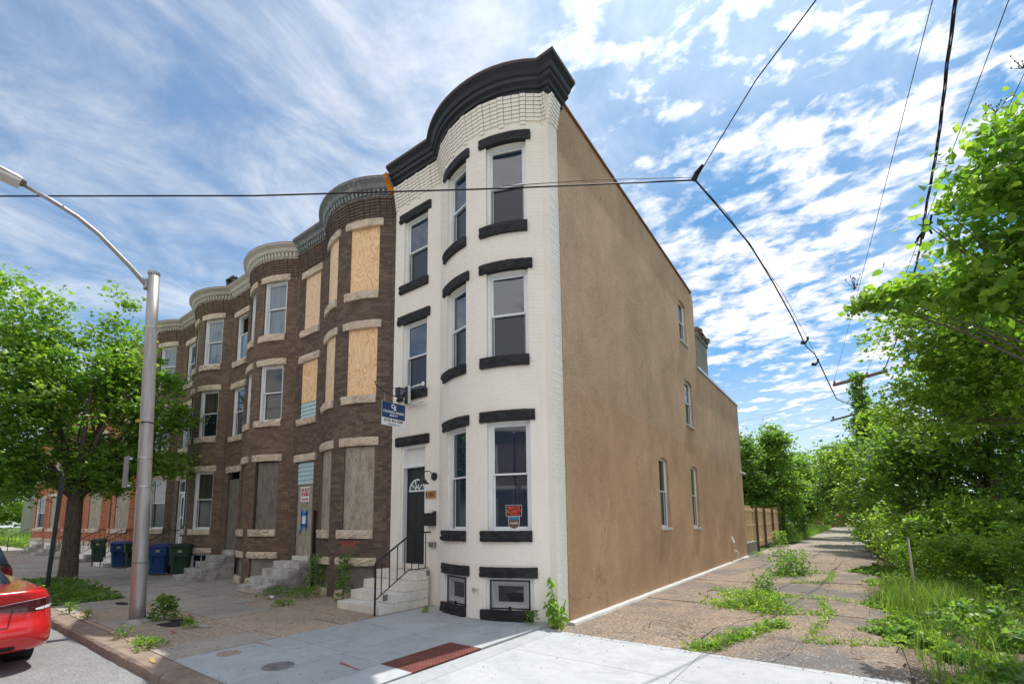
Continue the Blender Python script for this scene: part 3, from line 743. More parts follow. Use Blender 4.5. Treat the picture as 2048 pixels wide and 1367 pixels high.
def railing(ox, label, group, x=-3.10, flip=False, n=7):
    r = empty('stair_railing', (ox + x, -1.2, 0), label, 'railing', group)
    X = ox + x
    mb = MB(); mb.tube([(X, -1.40, 0.0), (X, -1.40, 0.97)], 0.020, 6); mb.build('post', 'black_iron', r)
    mb = MB(); pts = [(X, -1.43, 0.90), (X, -1.36, 0.98), (X, -0.50, 1.50), (X, -0.16, 1.50), (X, -0.005, 1.50)]; mb.tube(pts, 0.018, 6); mb.build('handrail', 'black_iron', r)
    mb = MB(); mb.tube([(X, -1.40, 0.28), (X, -0.60, 0.76), (X, -0.05, 0.76)], 0.011, 6); mb.build('bottom_rail', 'black_iron', r)
    for i in range(n):
        y = -1.26 + i * (1.12 / (n - 1))
        zb = 0.28 + (y + 1.40) / 0.80 * 0.48 if y < -0.60 else 0.76
        zt = 0.96 + (y + 1.40) / 0.90 * 0.54 if y < -0.50 else 1.50
        mb = MB(); mb.box(X - .007, X + .007, y - .007, y + .007, zb, zt); mb.build('baluster', 'black_iron', r)
    return r

# ---- corner house, painted white
H1 = empty('corner_rowhouse', (-2.2, 4.0, 0), 'tall white painted corner rowhouse with bowed front, black stone lintels and brown stucco side wall', 'house')
path1, SL1, rnd1 = house_front(H1, 0.0, None, brick='painted_brick', mort='painted_joint', stone_m='black_stone', n_single=0, ztop=9.98, detailed=False, seed=11)
ops1 = [v['op'] for v in SL1.values()]; st1 = [v[k] for v in SL1.values() for k in ('lin', 'sill') if v[k]]
brk1 = [path1.c[1], path1.c[-2]]
brickwork(H1, path1, 0, path1.len, -0.02, 9.46, ops1 + st1, 'painted_brick', brk1, 300, None, rnd1, proud=(0.002, 0.0055), joint=0.009)
corbel(H1, path1, 0, path1.len, 9.98, 'painted_brick', brk1, rnd1)
ret = Path([(0.0, 0.0), (0.0, 0.36)])
mb = MB(); wall(mb, ret, 0, 0.36, -0.15, 10.02, []); mb.build('wall', 'painted_joint', H1, label='painted brick return strip on the alley side')
brickwork(H1, ret, 0.0, 0.36, -0.02, 9.46, [], 'painted_brick', [], 0, None, rnd1, proud=(0.004, 0.008), joint=0.010)
corbel(H1, ret, 0.0, 0.36, 9.98, 'painted_brick', [], rnd1)
cpts = front_pts(0.0)[:-1] + [(0.0, 0.0), (0.0, 0.52)]
zt1 = lambda x: 9.93 + 0.09 * max(0.0, min(1.0, (x + 1.6) / 1.6)) + 0.02 * max(0.0, (-x - 3.0))
cornice(H1, cpts, zt1, PROF, 'cornice_black')
for k in ('F2', 'F3', 'L1', 'L2', 'L3', 'R1', 'R2', 'R3'):
    a, b, c, d = SL1[k]['op']; window(H1, path1, a, b, c, d, rec=0.10 if k[0] != 'F' else 0.09, upper='glass_dark', lower='glass_dark' if k == 'R1' else 'glass_screen')
for k in ('BL', 'BR'):
    a, b, c, d = SL1[k]['op']; wv = window(H1, path1, a, b, c, d, rec=0.07, single=True, upper='glass_dark', frame='white_frame', cas=0.13)
    A = path1.at(a)[0]; B = path1.at(b)[0]; U = (B - A).normalized(); n = Vector((U.y, -U.x)); O = A - n * 0.045; wd = (B - A).length
    g = MB(); q0, q1, za, zb = 0.07, wd - 0.07, c + .015, d - .05
    for u0, u1, z0, z1 in ((q0, q1, za, za + .022), (q0, q1, zb - .022, zb), (q0, q0 + .022, za, zb), (q1 - .022, q1, za, zb)): frame_box(g, O, U, n, u0, u1, 0.012, 0.03, z0, z1)
    gr = g.build('security_grille', 'black_iron', H1)
    # expanded metal: crossing zigzag strands
    g = MB(); pitch_u, pitch_z = 0.060, 0.034; ww, hh = q1 - q0 - .03, zb - za - .03
    nz = int(hh / pitch_z); nu = int(ww / pitch_u)
    PT = lambda u, z, o: (O[0] + U[0] * u + n[0] * o, O[1] + U[1] * u + n[1] * o, z)
    for j in range(nz):
        for i in range(nu):
            ua = q0 + .015 + i * ww / nu; ub = ua + ww / nu; um = (ua + ub) / 2; z_ = za + .015 + j * hh / nz; zc = z_ + hh / nz / 2; zd = z_ + hh / nz
            for (p, q) in (((ua, zc), (um, zd)), ((um, zd), (ub, zc)), ((ua, zc), (um, z_)), ((um, z_), (ub, zc))):
                t = .0036
                g.poly([PT(p[0], p[1] - t, .022), PT(q[0], q[1] - t, .022), PT(q[0], q[1] + t, .022), PT(p[0], p[1] + t, .022)])
    g.build('expanded_mesh', 'black_iron', gr, kind='stuff')
    g = MB(); frame_box(g, O, U, n, wd / 2 - .02, wd / 2 + .02, 0.025, 0.055, za - .01, za + .05); g.build('padlock', 'black_iron', gr)
# front door with fanlight
a, b, c, d = SL1['door']['op']; A = path1.at(a)[0]; U = Vector((1, 0)); n = Vector((0, -1)); wd = b - a; O = A + Vector((0, 0.06))
g = MB(); zdr = 2.93
for q in ((0, .06, -.14, .03, .80, d), (wd - .06, wd, -.14, .03, .80, d), (.06, wd - .06, -.14, .03, d - .06, d), (.06, wd - .06, -.14, .04, zdr, zdr + .07)): frame_box(g, O, U, n, *q)
fr = g.build('door_frame', 'white_frame', H1)
g = MB(); frame_box(g, O, U, n, .06, wd - .06, -.12, -.08, zdr + .07, d - .06); g.build('transom_panel', 'white_paint', fr)
g = MB(); frame_box(g, O, U, n, .0, wd, -.14, .10, .702, .80); g.build('threshold', 'white_marble', H1)
g = MB(); frame_box(g, O, U, n, .062, wd - .062, -.13, -.09, .80, zdr - .002); door = g.build('door', 'black_plastic', H1)
for (u0, u1, z0, z1) in ((.15, .37, .95, 1.45), (wd - .37, wd - .15, .95, 1.45), (.15, .37, 1.55, 2.30), (wd - .37, wd - .15, 1.55, 2.30)):
    g = MB(); frame_box(g, O, U, n, u0, u1, -.09, -.082, z0, z1); frame_box(g, O, U, n, u0 + .03, u1 - .03, -.082, -.074, z0 + .03, z1 - .03); o = g.build('door_panel', 'black_plastic', door); bevel(o, .004, 1)
g = MB(); cxu, zc = wd / 2, 2.42; Ro, Ri = 0.255, 0.225
PTD = lambda u, z, o: (O[0] + U[0] * u + n[0] * o, O[1] + U[1] * u + n[1] * o, z)
def arc_band(g, r0, r1, o0, o1, n_=16):
    for i in range(n_):
        t0, t1 = math.pi * i / n_, math.pi * (i + 1) / n_
        p = [(cxu + r * math.cos(t), zc + r * math.sin(t)) for r, t in ((r1, t0), (r1, t1), (r0, t1), (r0, t0))]
        g.hexa([PTD(*q, o0) for q in p] + [PTD(*q, o1) for q in p])
arc_band(g, Ri, Ro, -.09, -.07); arc_band(g, .055, .075, -.088, -.072, 10)
frame_box(g, O, U, n, cxu - Ro - .01, cxu + Ro + .01, -.09, -.068, zc - .03, zc)
for t in (36, 72, 108, 144):
    ct, st = math.cos(R(t)), math.sin(R(t)); w2 = .009
    p = [(cxu + .07 * ct - st * w2, zc + .07 * st + ct * w2), (cxu + Ri * ct - st * w2, zc + Ri * st + ct * w2), (cxu + Ri * ct + st * w2, zc + Ri * st - ct * w2), (cxu + .07 * ct + st * w2, zc + .07 * st - ct * w2)]
    g.hexa([PTD(*q, -.088) for q in p] + [PTD(*q, -.074) for q in p])
fan = g.build('fanlight', 'white_frame', door)
g = MB(); g.poly([PTD(cxu + Ri * math.cos(math.pi * i / 16), zc + Ri * math.sin(math.pi * i / 16), -.0885) for i in range(17)]); g.build('fanlight_glass', 'glass_green', door)
g = MB(); g.lathe([(0.028, 0), (0.028, .01), (0.012, .015), (0.026, .04), (0.026, .06), (0.008, .068)], PTD(wd - .14, 1.75, -.09), 12, Matrix(((1, 0, 0), (0, 0, -1), (0, 1, 0)))); g.build('door_knob', 'black_iron', door, smooth=True)
st = steps('white painted steps of the corner house with black handrail', 'front steps of the row', 0.0, 'white_marble', 'white_marble')
st['label'] = 'cream marble steps up to the black door of the white corner house'
rl = railing(0.0, 'black iron stair railing beside the white corner house steps', 'stair railings of the row')

# stucco side wall
sp = Path([(0.02, 0.36), (0.02, 17.45)])
SO = [(5.45 - .36, 6.24 - .36, 1.48, 3.42), (8.56 - .36, 9.38 - .36, 1.43, 3.45)]
SU = [(8.42 - .36, 9.30 - .36, 4.80, 6.34), (8.20 - .36, 9.04 - .36, 7.62, 9.08)]
mb = MB(); wall(mb, sp, 0, 17.09, -0.15, 4.20, SO, depth=0.16, off=0.012); mb.build('stucco_wall', 'stucco_lower', H1, label='smoother brown lower stucco of the side wall')
mb = MB(); wall(mb, sp, 0, 9.79, 4.20, 9.62, SU, depth=0.16)
wall(mb, sp, 9.79, 17.09, 4.20, 7.10, [], depth=0.1)
XX = 0.02
mb.poly([(XX, 0.36, 9.62), (XX, 10.15, 9.62), (XX, 10.15, 9.66), (XX, 10.12, 9.76), (XX, 10.02, 9.84), (XX, 9.85, 9.88), (XX, 0.36, 10.22)])
mb.poly([(XX, 10.15, 7.10), (XX, 17.45, 7.10), (XX, 17.45, 7.14), (XX, 10.15, 7.12)])
mb.poly([(XX, 10.15, 7.0), (-4.4, 10.15, 7.0), (-4.4, 10.15, 9.66), (XX, 10.15, 9.66)])
mb.poly([(XX + .012, 17.45, -.15), (-4.4, 17.45, -.15), (-4.4, 17.45, 7.1), (XX + .012, 17.45, 7.1)])
mb.poly([(XX, 0.36, 10.22), (XX, 9.85, 9.88), (XX, 10.02, 9.84), (XX, 10.12, 9.76), (XX, 10.15, 9.66), (-.25, 10.15, 9.66), (-.25, 10.12, 9.76), (-.25, 10.02, 9.84), (-.25, 9.85, 9.88), (-.25, .36, 10.22)])
mb.poly([(XX, .36, 4.20), (XX + .012, .36, 4.20), (XX + .012, 17.45, 4.20), (XX, 17.45, 4.20)])
mb.poly([(-.05, .36, -.15), (XX + .012, .36, -.15), (XX + .012, .36, 4.2), (-.05, .36, 4.2)]); mb.poly([(-.05, .36, 4.2), (XX, .36, 4.2), (XX, .36, 10.22), (-.05, .36, 10.22)])
mb.build('stucco_wall', 'stucco_upper', H1, label='speckled upper stucco of the side wall')
mb = MB(); mb.poly([(XX, .36, 10.2), (-.25, .36, 10.2), (-4.4, 9.8, 9.7), (XX, 9.8, 9.85)]); mb.box(-4.4, XX - .02, 10.15, 17.43, 6.9, 7.05); mb.build('rear_roof', 'roof_felt', H1)
mb = MB(); mb.box(XX - .10, XX + .05, 0.54, 9.88, 0, 0.03)
mb.v = [(x, y, z + 10.215 - (y - .36) * 0.0357) for x, y, z in mb.v]; mb.build('roof_edge', 'copper_edge', H1)
mb = MB(); mb.box(XX - .16, XX + .05, 10.16, 17.47, 7.13, 7.22); mb.build('roof_flashing', 'silver_metal', H1); mb = MB(); mb.box(XX - .35, XX - .17, 10.3, 12.3, 7.12, 7.42); mb.build('roof_flashing', 'white_paint', H1)
def side_window(a, b, c, d, arch=0.10):
    w = window(H1, sp, a, b, c, d - 0.0, rec=0.06, upper='glass_dark', lower='glass_screen', cas=0.05, proud=-0.012)
    g = MB(); y0, y1 = .36 + a, .36 + b; ym = (y0 + y1) / 2; n_ = 10
    pts = [(y0 + (y1 - y0) * i / n_) for i in range(n_ + 1)]
    zz_ = [d - arch * (2 * (y - ym) / (y1 - y0)) ** 2 for y in pts]
    for i in range(n_):
        g.poly([(XX + .0125, pts[i], zz_[i]), (XX + .0125, pts[i + 1], zz_[i + 1]), (XX + .0125, pts[i + 1], d + .004), (XX + .0125, pts[i], d + .004)])
        g.poly([(XX + .0125, pts[i], zz_[i]), (XX + .0125, pts[i + 1], zz_[i + 1]), (XX - .10, pts[i + 1], zz_[i + 1]), (XX - .10, pts[i], zz_[i])])
    g.build('arched_head', 'stucco_lower' if d < 4 else 'stucco_upper', H1)
    g = MB(); g.box(XX - .12, XX + .05, y0 - .04, y1 + .04, c - .07, c - .004); g.build('side_sill', 'street_white', H1)
for q in SO + SU: side_window(*q)
# rooftop chimney
CHM = empty('chimney_stack', (-.5, 11.9, 7.0), 'grey rendered chimney with crumbling brick top above the rear roof', 'chimney')
mb = MB(); mb.box(-.95, -.20, 11.3, 12.9, 6.9, 8.75); mb.build('shaft', 'concrete_block', CHM)
mb = MB(); mb.box(-1.0, -.15, 11.25, 12.95, 8.75, 8.86); mb.build('cap', 'concrete_block', CHM)
for j in range(4):
    for i in range(6):
        if j == 3 and i in (2, 3, 5): continue
        for xx in (-.97, -.62, -.30):
            mb = MB(); mb.box(xx, xx + .14 + rnd1.uniform(0, .12), 11.28 + i * .27, 11.53 + i * .27 + rnd1.uniform(-.03, 0), 8.865 + j * .075, 8.93 + j * .075); mb.build('brick', 'brick_brown' if (i + j) % 3 else 'concrete_block', CHM)
# vents and camera of the side wall
mb = MB(); mb.hexa([(0.034, 14.05, .70), (0.12, 14.05, .70), (0.12, 14.3, .70), (0.034, 14.3, .70), (0.034, 14.05, .95), (0.05, 14.05, .95), (0.05, 14.3, .95), (0.034, 14.3, .95)]); mb.build('dryer_vent', 'pipe_white', H1)
mb = MB(); mb.tube([(0.0, 14.6, .30), (.10, 14.6, .33), (.15, 14.6, .28), (.15, 14.6, .02)], .04, 8); mb.build('drain_pipe', 'pipe_white', H1)
sc_ = empty('security_camera', (0.03, 16.9, 3.8), 'small white security camera high on the rear corner of the stucco wall', 'camera')
mb = MB(); mb.lathe([(.05, 0), (.05, .03), (.03, .05)], (.035, 16.95, 3.8), 12, Matrix(((0, 0, 1), (0, 1, 0), (-1, 0, 0)))); mb.tube([(.06, 16.95, 3.8), (.14, 16.95, 3.84)], .015, 6); mb.build('mount', 'pipe_white', sc_)
mb = MB(); mb.tube([(.10, 16.80, 3.84), (.22, 17.15, 3.78)], .045, 10); mb.build('camera_body', 'pipe_white', sc_)
mb = MB(); prev = None
n_ = 60
rr = random.Random(5)
P = []
for i in range(n_ + 1):
    y = .30 + 17.2 * i / n_; wv = 0.165 + rr.uniform(-.012, .012); P.append([(0.0, y, -.10), (0.0, y, -.045 + rr.uniform(0, .008)), (wv - .02, y, -.052), (wv, y, -.10)])
mb.loft(P); mb.build('base_strip', 'street_white', H1)
for i, y in enumerate((14.85, 15.1, 15.6)):
    mb = MB(); mb.box(.03, .19, y, y + .2, -.06, -.035); mb.build('base_strip', 'street_white', H1)

# small things on the white house
wl = empty('wall_lamp', (-2.99, -.02, 2.66), 'black barn style gooseneck lamp on the white wall right of the front door', 'lamp')
AX = Matrix(((1, 0, 0), (0, 0, -1), (0, 1, 0)))
mb = MB(); mb.lathe([(.085, 0), (.085, .02), (.06, .03)], (-2.99, -.008, 2.68), 20, AX); mb.build('wall_plate', 'black_plastic', wl)
mb = MB(); mb.tube([(-2.99, -.02, 2.70), (-2.99, -.16, 2.78), (-2.99, -.27, 2.77), (-2.99, -.33, 2.72), (-2.99, -.34, 2.66)], .011, 8); mb.build('arm', 'black_iron', wl)
mb = MB(); mb.lathe([(.135, 0), (.13, .01), (.075, .06), (.07, .08), (.045, .10), (.035, .15), (.02, .16)], (-2.99, -.34, 2.50), 24); mb.build('lamp_shade', 'black_plastic', wl, smooth=True)
mb = MB(); mb.lathe([(.02, .0), (.04, .02), (.03, .06)], (-2.99, -.34, 2.48), 12); mb.build('bulb', 'white_paint', wl)
np_ = empty('number_plaque', (-3.05, -.02, 2.30), 'wooden house number plaque reading 1101 under the wall lamp', 'house number')
mb = MB(); mb.box(-3.245, -2.935, -.032, -.004, 2.215, 2.375); o = mb.build('plaque', 'bare_wood', np_); bevel(o, .006)
text('1101', .135, (-3.09, -.033, 2.245), (1, 0, 0), (0, 0, 1), 'sign_black', np_, 'number', .004, bold=.002, sx=1.05)
mx = empty('mailbox', (-3.06, -.08, 1.78), 'black metal mailbox on the white wall beside the front door', 'mailbox')
mb = MB(); mb.hexa([(-3.19, -.13, 1.63), (-2.93, -.13, 1.63), (-2.93, -.004, 1.63), (-3.19, -.004, 1.63), (-3.19, -.14, 1.86), (-2.93, -.14, 1.86), (-2.93, -.004, 1.93), (-3.19, -.004, 1.93)]); o = mb.build('mail_body', 'black_plastic', mx); bevel(o, .006)
mb = MB(); mb.hexa([(-3.20, -.155, 1.862), (-2.92, -.155, 1.862), (-2.92, -.004, 1.935), (-3.20, -.004, 1.935), (-3.20, -.155, 1.872), (-2.92, -.155, 1.872), (-2.92, -.004, 1.945), (-3.20, -.004, 1.945)]); mb.build('mail_lid', 'black_plastic', mx)
mb = MB(); mb.box(-3.13, -2.99, -.15, -.05, 1.90, 1.955); mb.build('letter', 'sign_white', mx)
mt = empty('electric_meter_box', (-3.0, -.03, 1.24), 'small grey utility box with conduit low on the white wall by the railing', 'utility box')
mb = MB(); mb.box(-3.10, -2.92, -.06, -.004, 1.19, 1.29); mb.build('box', 'grey_metal', mt); mb = MB(); mb.tube([(-3.26, -.02, 1.285), (-2.95, -.02, 1.275)], .010, 6); mb.tube([(-2.94, -.05, 1.30), (-2.94, -.05, 1.18)], .02, 6); mb.build('conduit', 'silver_metal', mt)
fc = empty('hose_faucet', (-1.37, -.62, .49), 'brass hose bib and pipe stub between the basement windows', 'faucet')
mb = MB(); mb.tube([(-1.36, -.50, .50), (-1.36, -.60, .50), (-1.35, -.63, .46)], .016, 8); mb.tube([(-1.44, -.49, .49), (-1.44, -.55, .49)], .022, 8); mb.build('pipe', 'silver_metal', fc)
mb = MB(); mb.lathe([(.035, 0), (.035, .01)], (-1.36, -.61, .53), 10); mb.build('handle', 'silver_metal', fc)
for (x, y, z, lb) in ((-3.10, -1.20, .36, 'grey key lockbox hanging low on the stair railing'), (-3.09, -.12, .72, 'grey key lockbox hanging on the railing end beside the wall')):
    lk = empty('key_lockbox', (x, y, z), lb, 'lockbox')
    mb = MB(); mb.box(x + .02, x + .065, y - .045, y + .045, z - .11, z); o = mb.build('box', 'grey_metal', lk); bevel(o, .008)
    mb = MB(); mb.tube([(x + .04, y - .03, z), (x + .03, y - .03, z + .05), (x, y, z + .07), (x + .03, y + .03, z + .05), (x + .04, y + .03, z)], .006, 6); mb.build('shackle', 'silver_metal', lk)
# realty sign on its bracket
br = empty('sign_bracket', (-3.72, -.1, 4.5), 'white bracket post with black scroll arm strapped under the second floor window', 'bracket')
mb = MB(); mb.tube([(-3.98, -.13, 4.715), (-3.62, -.13, 4.725)], .022, 8); mb.tube([(-3.56, -.13, 4.727), (-3.24, -.13, 4.737)], .022, 8); mb.lathe([(.0, 0), (.05, .002), (.05, .01)], (-3.23, -.14, 4.737), 12, AX); mb.build('tension_bar', 'pipe_white', br)
mb = MB(); mb.box(-3.98, -3.24, -.135, -.07, 4.33, 4.38); o = mb.build('lower_bar', 'pipe_white', br); bevel(o, .02)
for xx in (-3.80, -3.66):
    mb = MB(); mb.box(xx, xx + .035, -.20, -.15, 4.35, 4.76); mb.build('post', 'pipe_white', br)
mb = MB(); mb.box(-3.765, -3.66, -.19, -.16, 4.36, 4.75); mb.build('post_core', 'black_iron', br)
mb = MB(); mb.tube([(-3.71, -.18, 4.36), (-3.71, -.40, 4.44), (-3.71, -.75, 4.47), (-3.71, -1.02, 4.58), (-3.71, -1.06, 4.66), (-3.71, -1.0, 4.68)], .012, 8)
mb.tube([(-3.71, -.2, 4.70), (-3.71, -.95, 4.56)], .006, 6); mb.tube([(-3.71, -.20, 4.40), (-3.71, -.27, 4.52), (-3.71, -.22, 4.62), (-3.71, -.28, 4.68), (-3.71, -.36, 4.64), (-3.71, -.38, 4.56)], .012, 8); mb.build('scroll_arm', 'black_iron', br)
fl = empty('floodlight', (-3.70, -.38, 4.58), 'black flood light box fixed on the sign arm', 'floodlight')
mb = MB(); mb.box(-3.76, -3.62, -.48, -.30, 4.46, 4.66); o = mb.build('housing', 'black_plastic', fl); bevel(o, .01); mb = MB(); mb.box(-3.615, -3.61, -.46, -.32, 4.48, 4.64); mb.build('lens', 'glass_dark', fl)
sg = empty('realty_sign', (-3.7, -.55, 4.05), 'blue and white hanging realty sign with a phone number beside the white house', 'sign')
XS = -3.70; y0, y1, z0, z1 = -.87, -.235, 3.775, 4.295
mb = MB(); mb.box(XS - .006, XS, y0, y1, z0, z1); mb.build('sign_board', 'sign_white', sg)
mb = MB(); mb.box(XS, XS + .002, y0 + .004, y1 - .004, z0 + .165, z1 - .004); mb.build('blue_field', 'sign_blue', sg)
Y_ = (0, 1, 0); Z_ = (0, 0, 1); ym = (y0 + y1) / 2
text('COLDWELL BANKER', .070, (XS + .003, ym, 4.055), Y_, Z_, 'sign_white', sg, bold=.0015, sx=.86); text('REALTY', .062, (XS + .003, ym, 3.985), Y_, Z_, 'sign_white', sg, bold=.0015)
text('(410) 461-7600', .088, (XS + .003, ym, 3.865), Y_, Z_, 'sign_black', sg, bold=.0005, sx=.95); text('coldwellbankerhomes.com', .030, (XS + .003, ym, 3.805), Y_, Z_, 'sign_black', sg)
text('C', .135, (XS + .003, ym - .025, 4.165), Y_, Z_, 'sign_white', sg, 'logo', bold=.003); text('B', .135, (XS + .0035, ym + .03, 4.125), Y_, Z_, 'sign_white', sg, 'logo', bold=.003)
mb = MB()
for i in range(4):
    a = math.pi / 4 * (2 * i); mb.poly([(XS + .004, ym + .06, 4.235), (XS + .004, ym + .06 + .006 * math.cos(a + .8), 4.235 + .006 * math.sin(a + .8)), (XS + .004, ym + .06 + .018 * math.cos(a), 4.235 + .018 * math.sin(a)), (XS + .004, ym + .06 + .006 * math.cos(a - .8), 4.235 + .006 * math.sin(a - .8))])
mb.build('logo_star', 'sign_white', sg)
mb = MB(); mb.tube([(XS - .003, -.80, 4.295), (XS - .003, -.80, 4.50)], .004, 5); mb.tube([(XS - .003, -.30, 4.295), (XS - .003, -.30, 4.42)], .004, 5); mb.build('hanger', 'silver_metal', sg)
# notices stuck inside the large ground floor window
a, b, c, d = SL1['R1']['op']; A = path1.at(a)[0]; B = path1.at(b)[0]; U = (B - A).normalized(); n = Vector((U.y, -U.x)); O = A - n * 0.10
def wp(u, z, o): return (O.x + U.x * u + n.x * o, O.y + U.y * u + n.y * o, z)
wn_ = empty('window_notice', wp(.44, 1.9, -.05), 'red lettered private property notice in the ground floor bow window', 'notice')
mb = MB()
for q in ((.30, .60, 1.80, 1.806), (.30, .60, 1.999, 2.005), (.30, .306, 1.806, 1.999), (.594, .60, 1.806, 1.999)): frame_box(mb, O, U, n, q[0], q[1], -.052, -.048, q[2], q[3])
mb.build('border', 'clear_lens', wn_)
UU = (U.x, U.y, 0)
text('PRIVATE', .078, wp(.45, 1.925, -.050), UU, Z_, 'sign_orange', wn_, bold=.003, sx=.8); text('PROPERTY', .078, wp(.45, 1.855, -.050), UU, Z_, 'sign_orange', wn_, bold=.003, sx=.72); text('NO TRESPASSING', .034, wp(.45, 1.818, -.050), UU, Z_, 'sign_orange', wn_, bold=.001, sx=.85)
ws = empty('alarm_sticker', wp(.45, 1.68, -.05), 'shield shaped alarm company sticker with blue top in the bow window', 'sticker')
def shield(w_, h_, zt, u0):
    return [(u0 - w_, zt), (u0 - w_, zt - h_ * .6), (u0 - w_ * .7, zt - h_ * .82), (u0, zt - h_), (u0 + w_ * .7, zt - h_ * .82), (u0 + w_, zt - h_ * .6), (u0 + w_, zt)]
mb = MB(); mb.poly([wp(u, z, -.051) for u, z in reversed(shield(.108, .235, 1.795, .45))]); mb.build('shield', 'clear_lens', ws); mb = MB(); mb.poly([wp(u, z, -.050) for u, z in reversed(shield(.100, .222, 1.79, .45))]); mb.build('shield_face', 'sticker_brown', ws)
mb = MB(); mb.poly([wp(u, z, -.049) for u, z in ((.352, 1.735), (.548, 1.735), (.548, 1.788), (.352, 1.788))]); mb.build('blue_band', 'sticker_blue', ws)
text('SimpliSafe', .042, wp(.45, 1.665, -.049), UU, Z_, 'sign_white', ws, bold=.001, sx=.9)

# ---- the brown brick neighbours
CFG = {
 2: dict(F3='ply', F2='ply_blue', door='boarded', L3='ply', R3='ply', L2='ply', R2='ply', L1='grey', R1='grey', BL='pit', BR='pit'),
 3: dict(F3='open', F2='win', door='boarded2', L3='win', R3='cur', L2='win', R2='green', L1='brown', R1='dark', BL='pit', BR='pit'),
 4: dict(F3='win', F2='cur', door='storm', L3='win', R3='cur', L2='win', R2='warm', L1='win', R1='warm', BL='grid', BR='grid'),
 5: dict(F3='win', F2='win', door='storm', L3='win', R3='cur', L2='win', R2='win', L1='win', R1='win', BL='grid', BR='grid')}
HL = {2: 'dark brick rowhouse with fresh plywood over its upper windows, next to the white house',
      3: 'brown brick bow front rowhouse with white upper windows and a boarded ground floor',
      4: 'brown brick bow front rowhouse with a white storm door behind the wheeled bins',
      5: 'brown brick bow front rowhouse half hidden behind the aluminium lamp post'}
HOUSES = {1: H1}
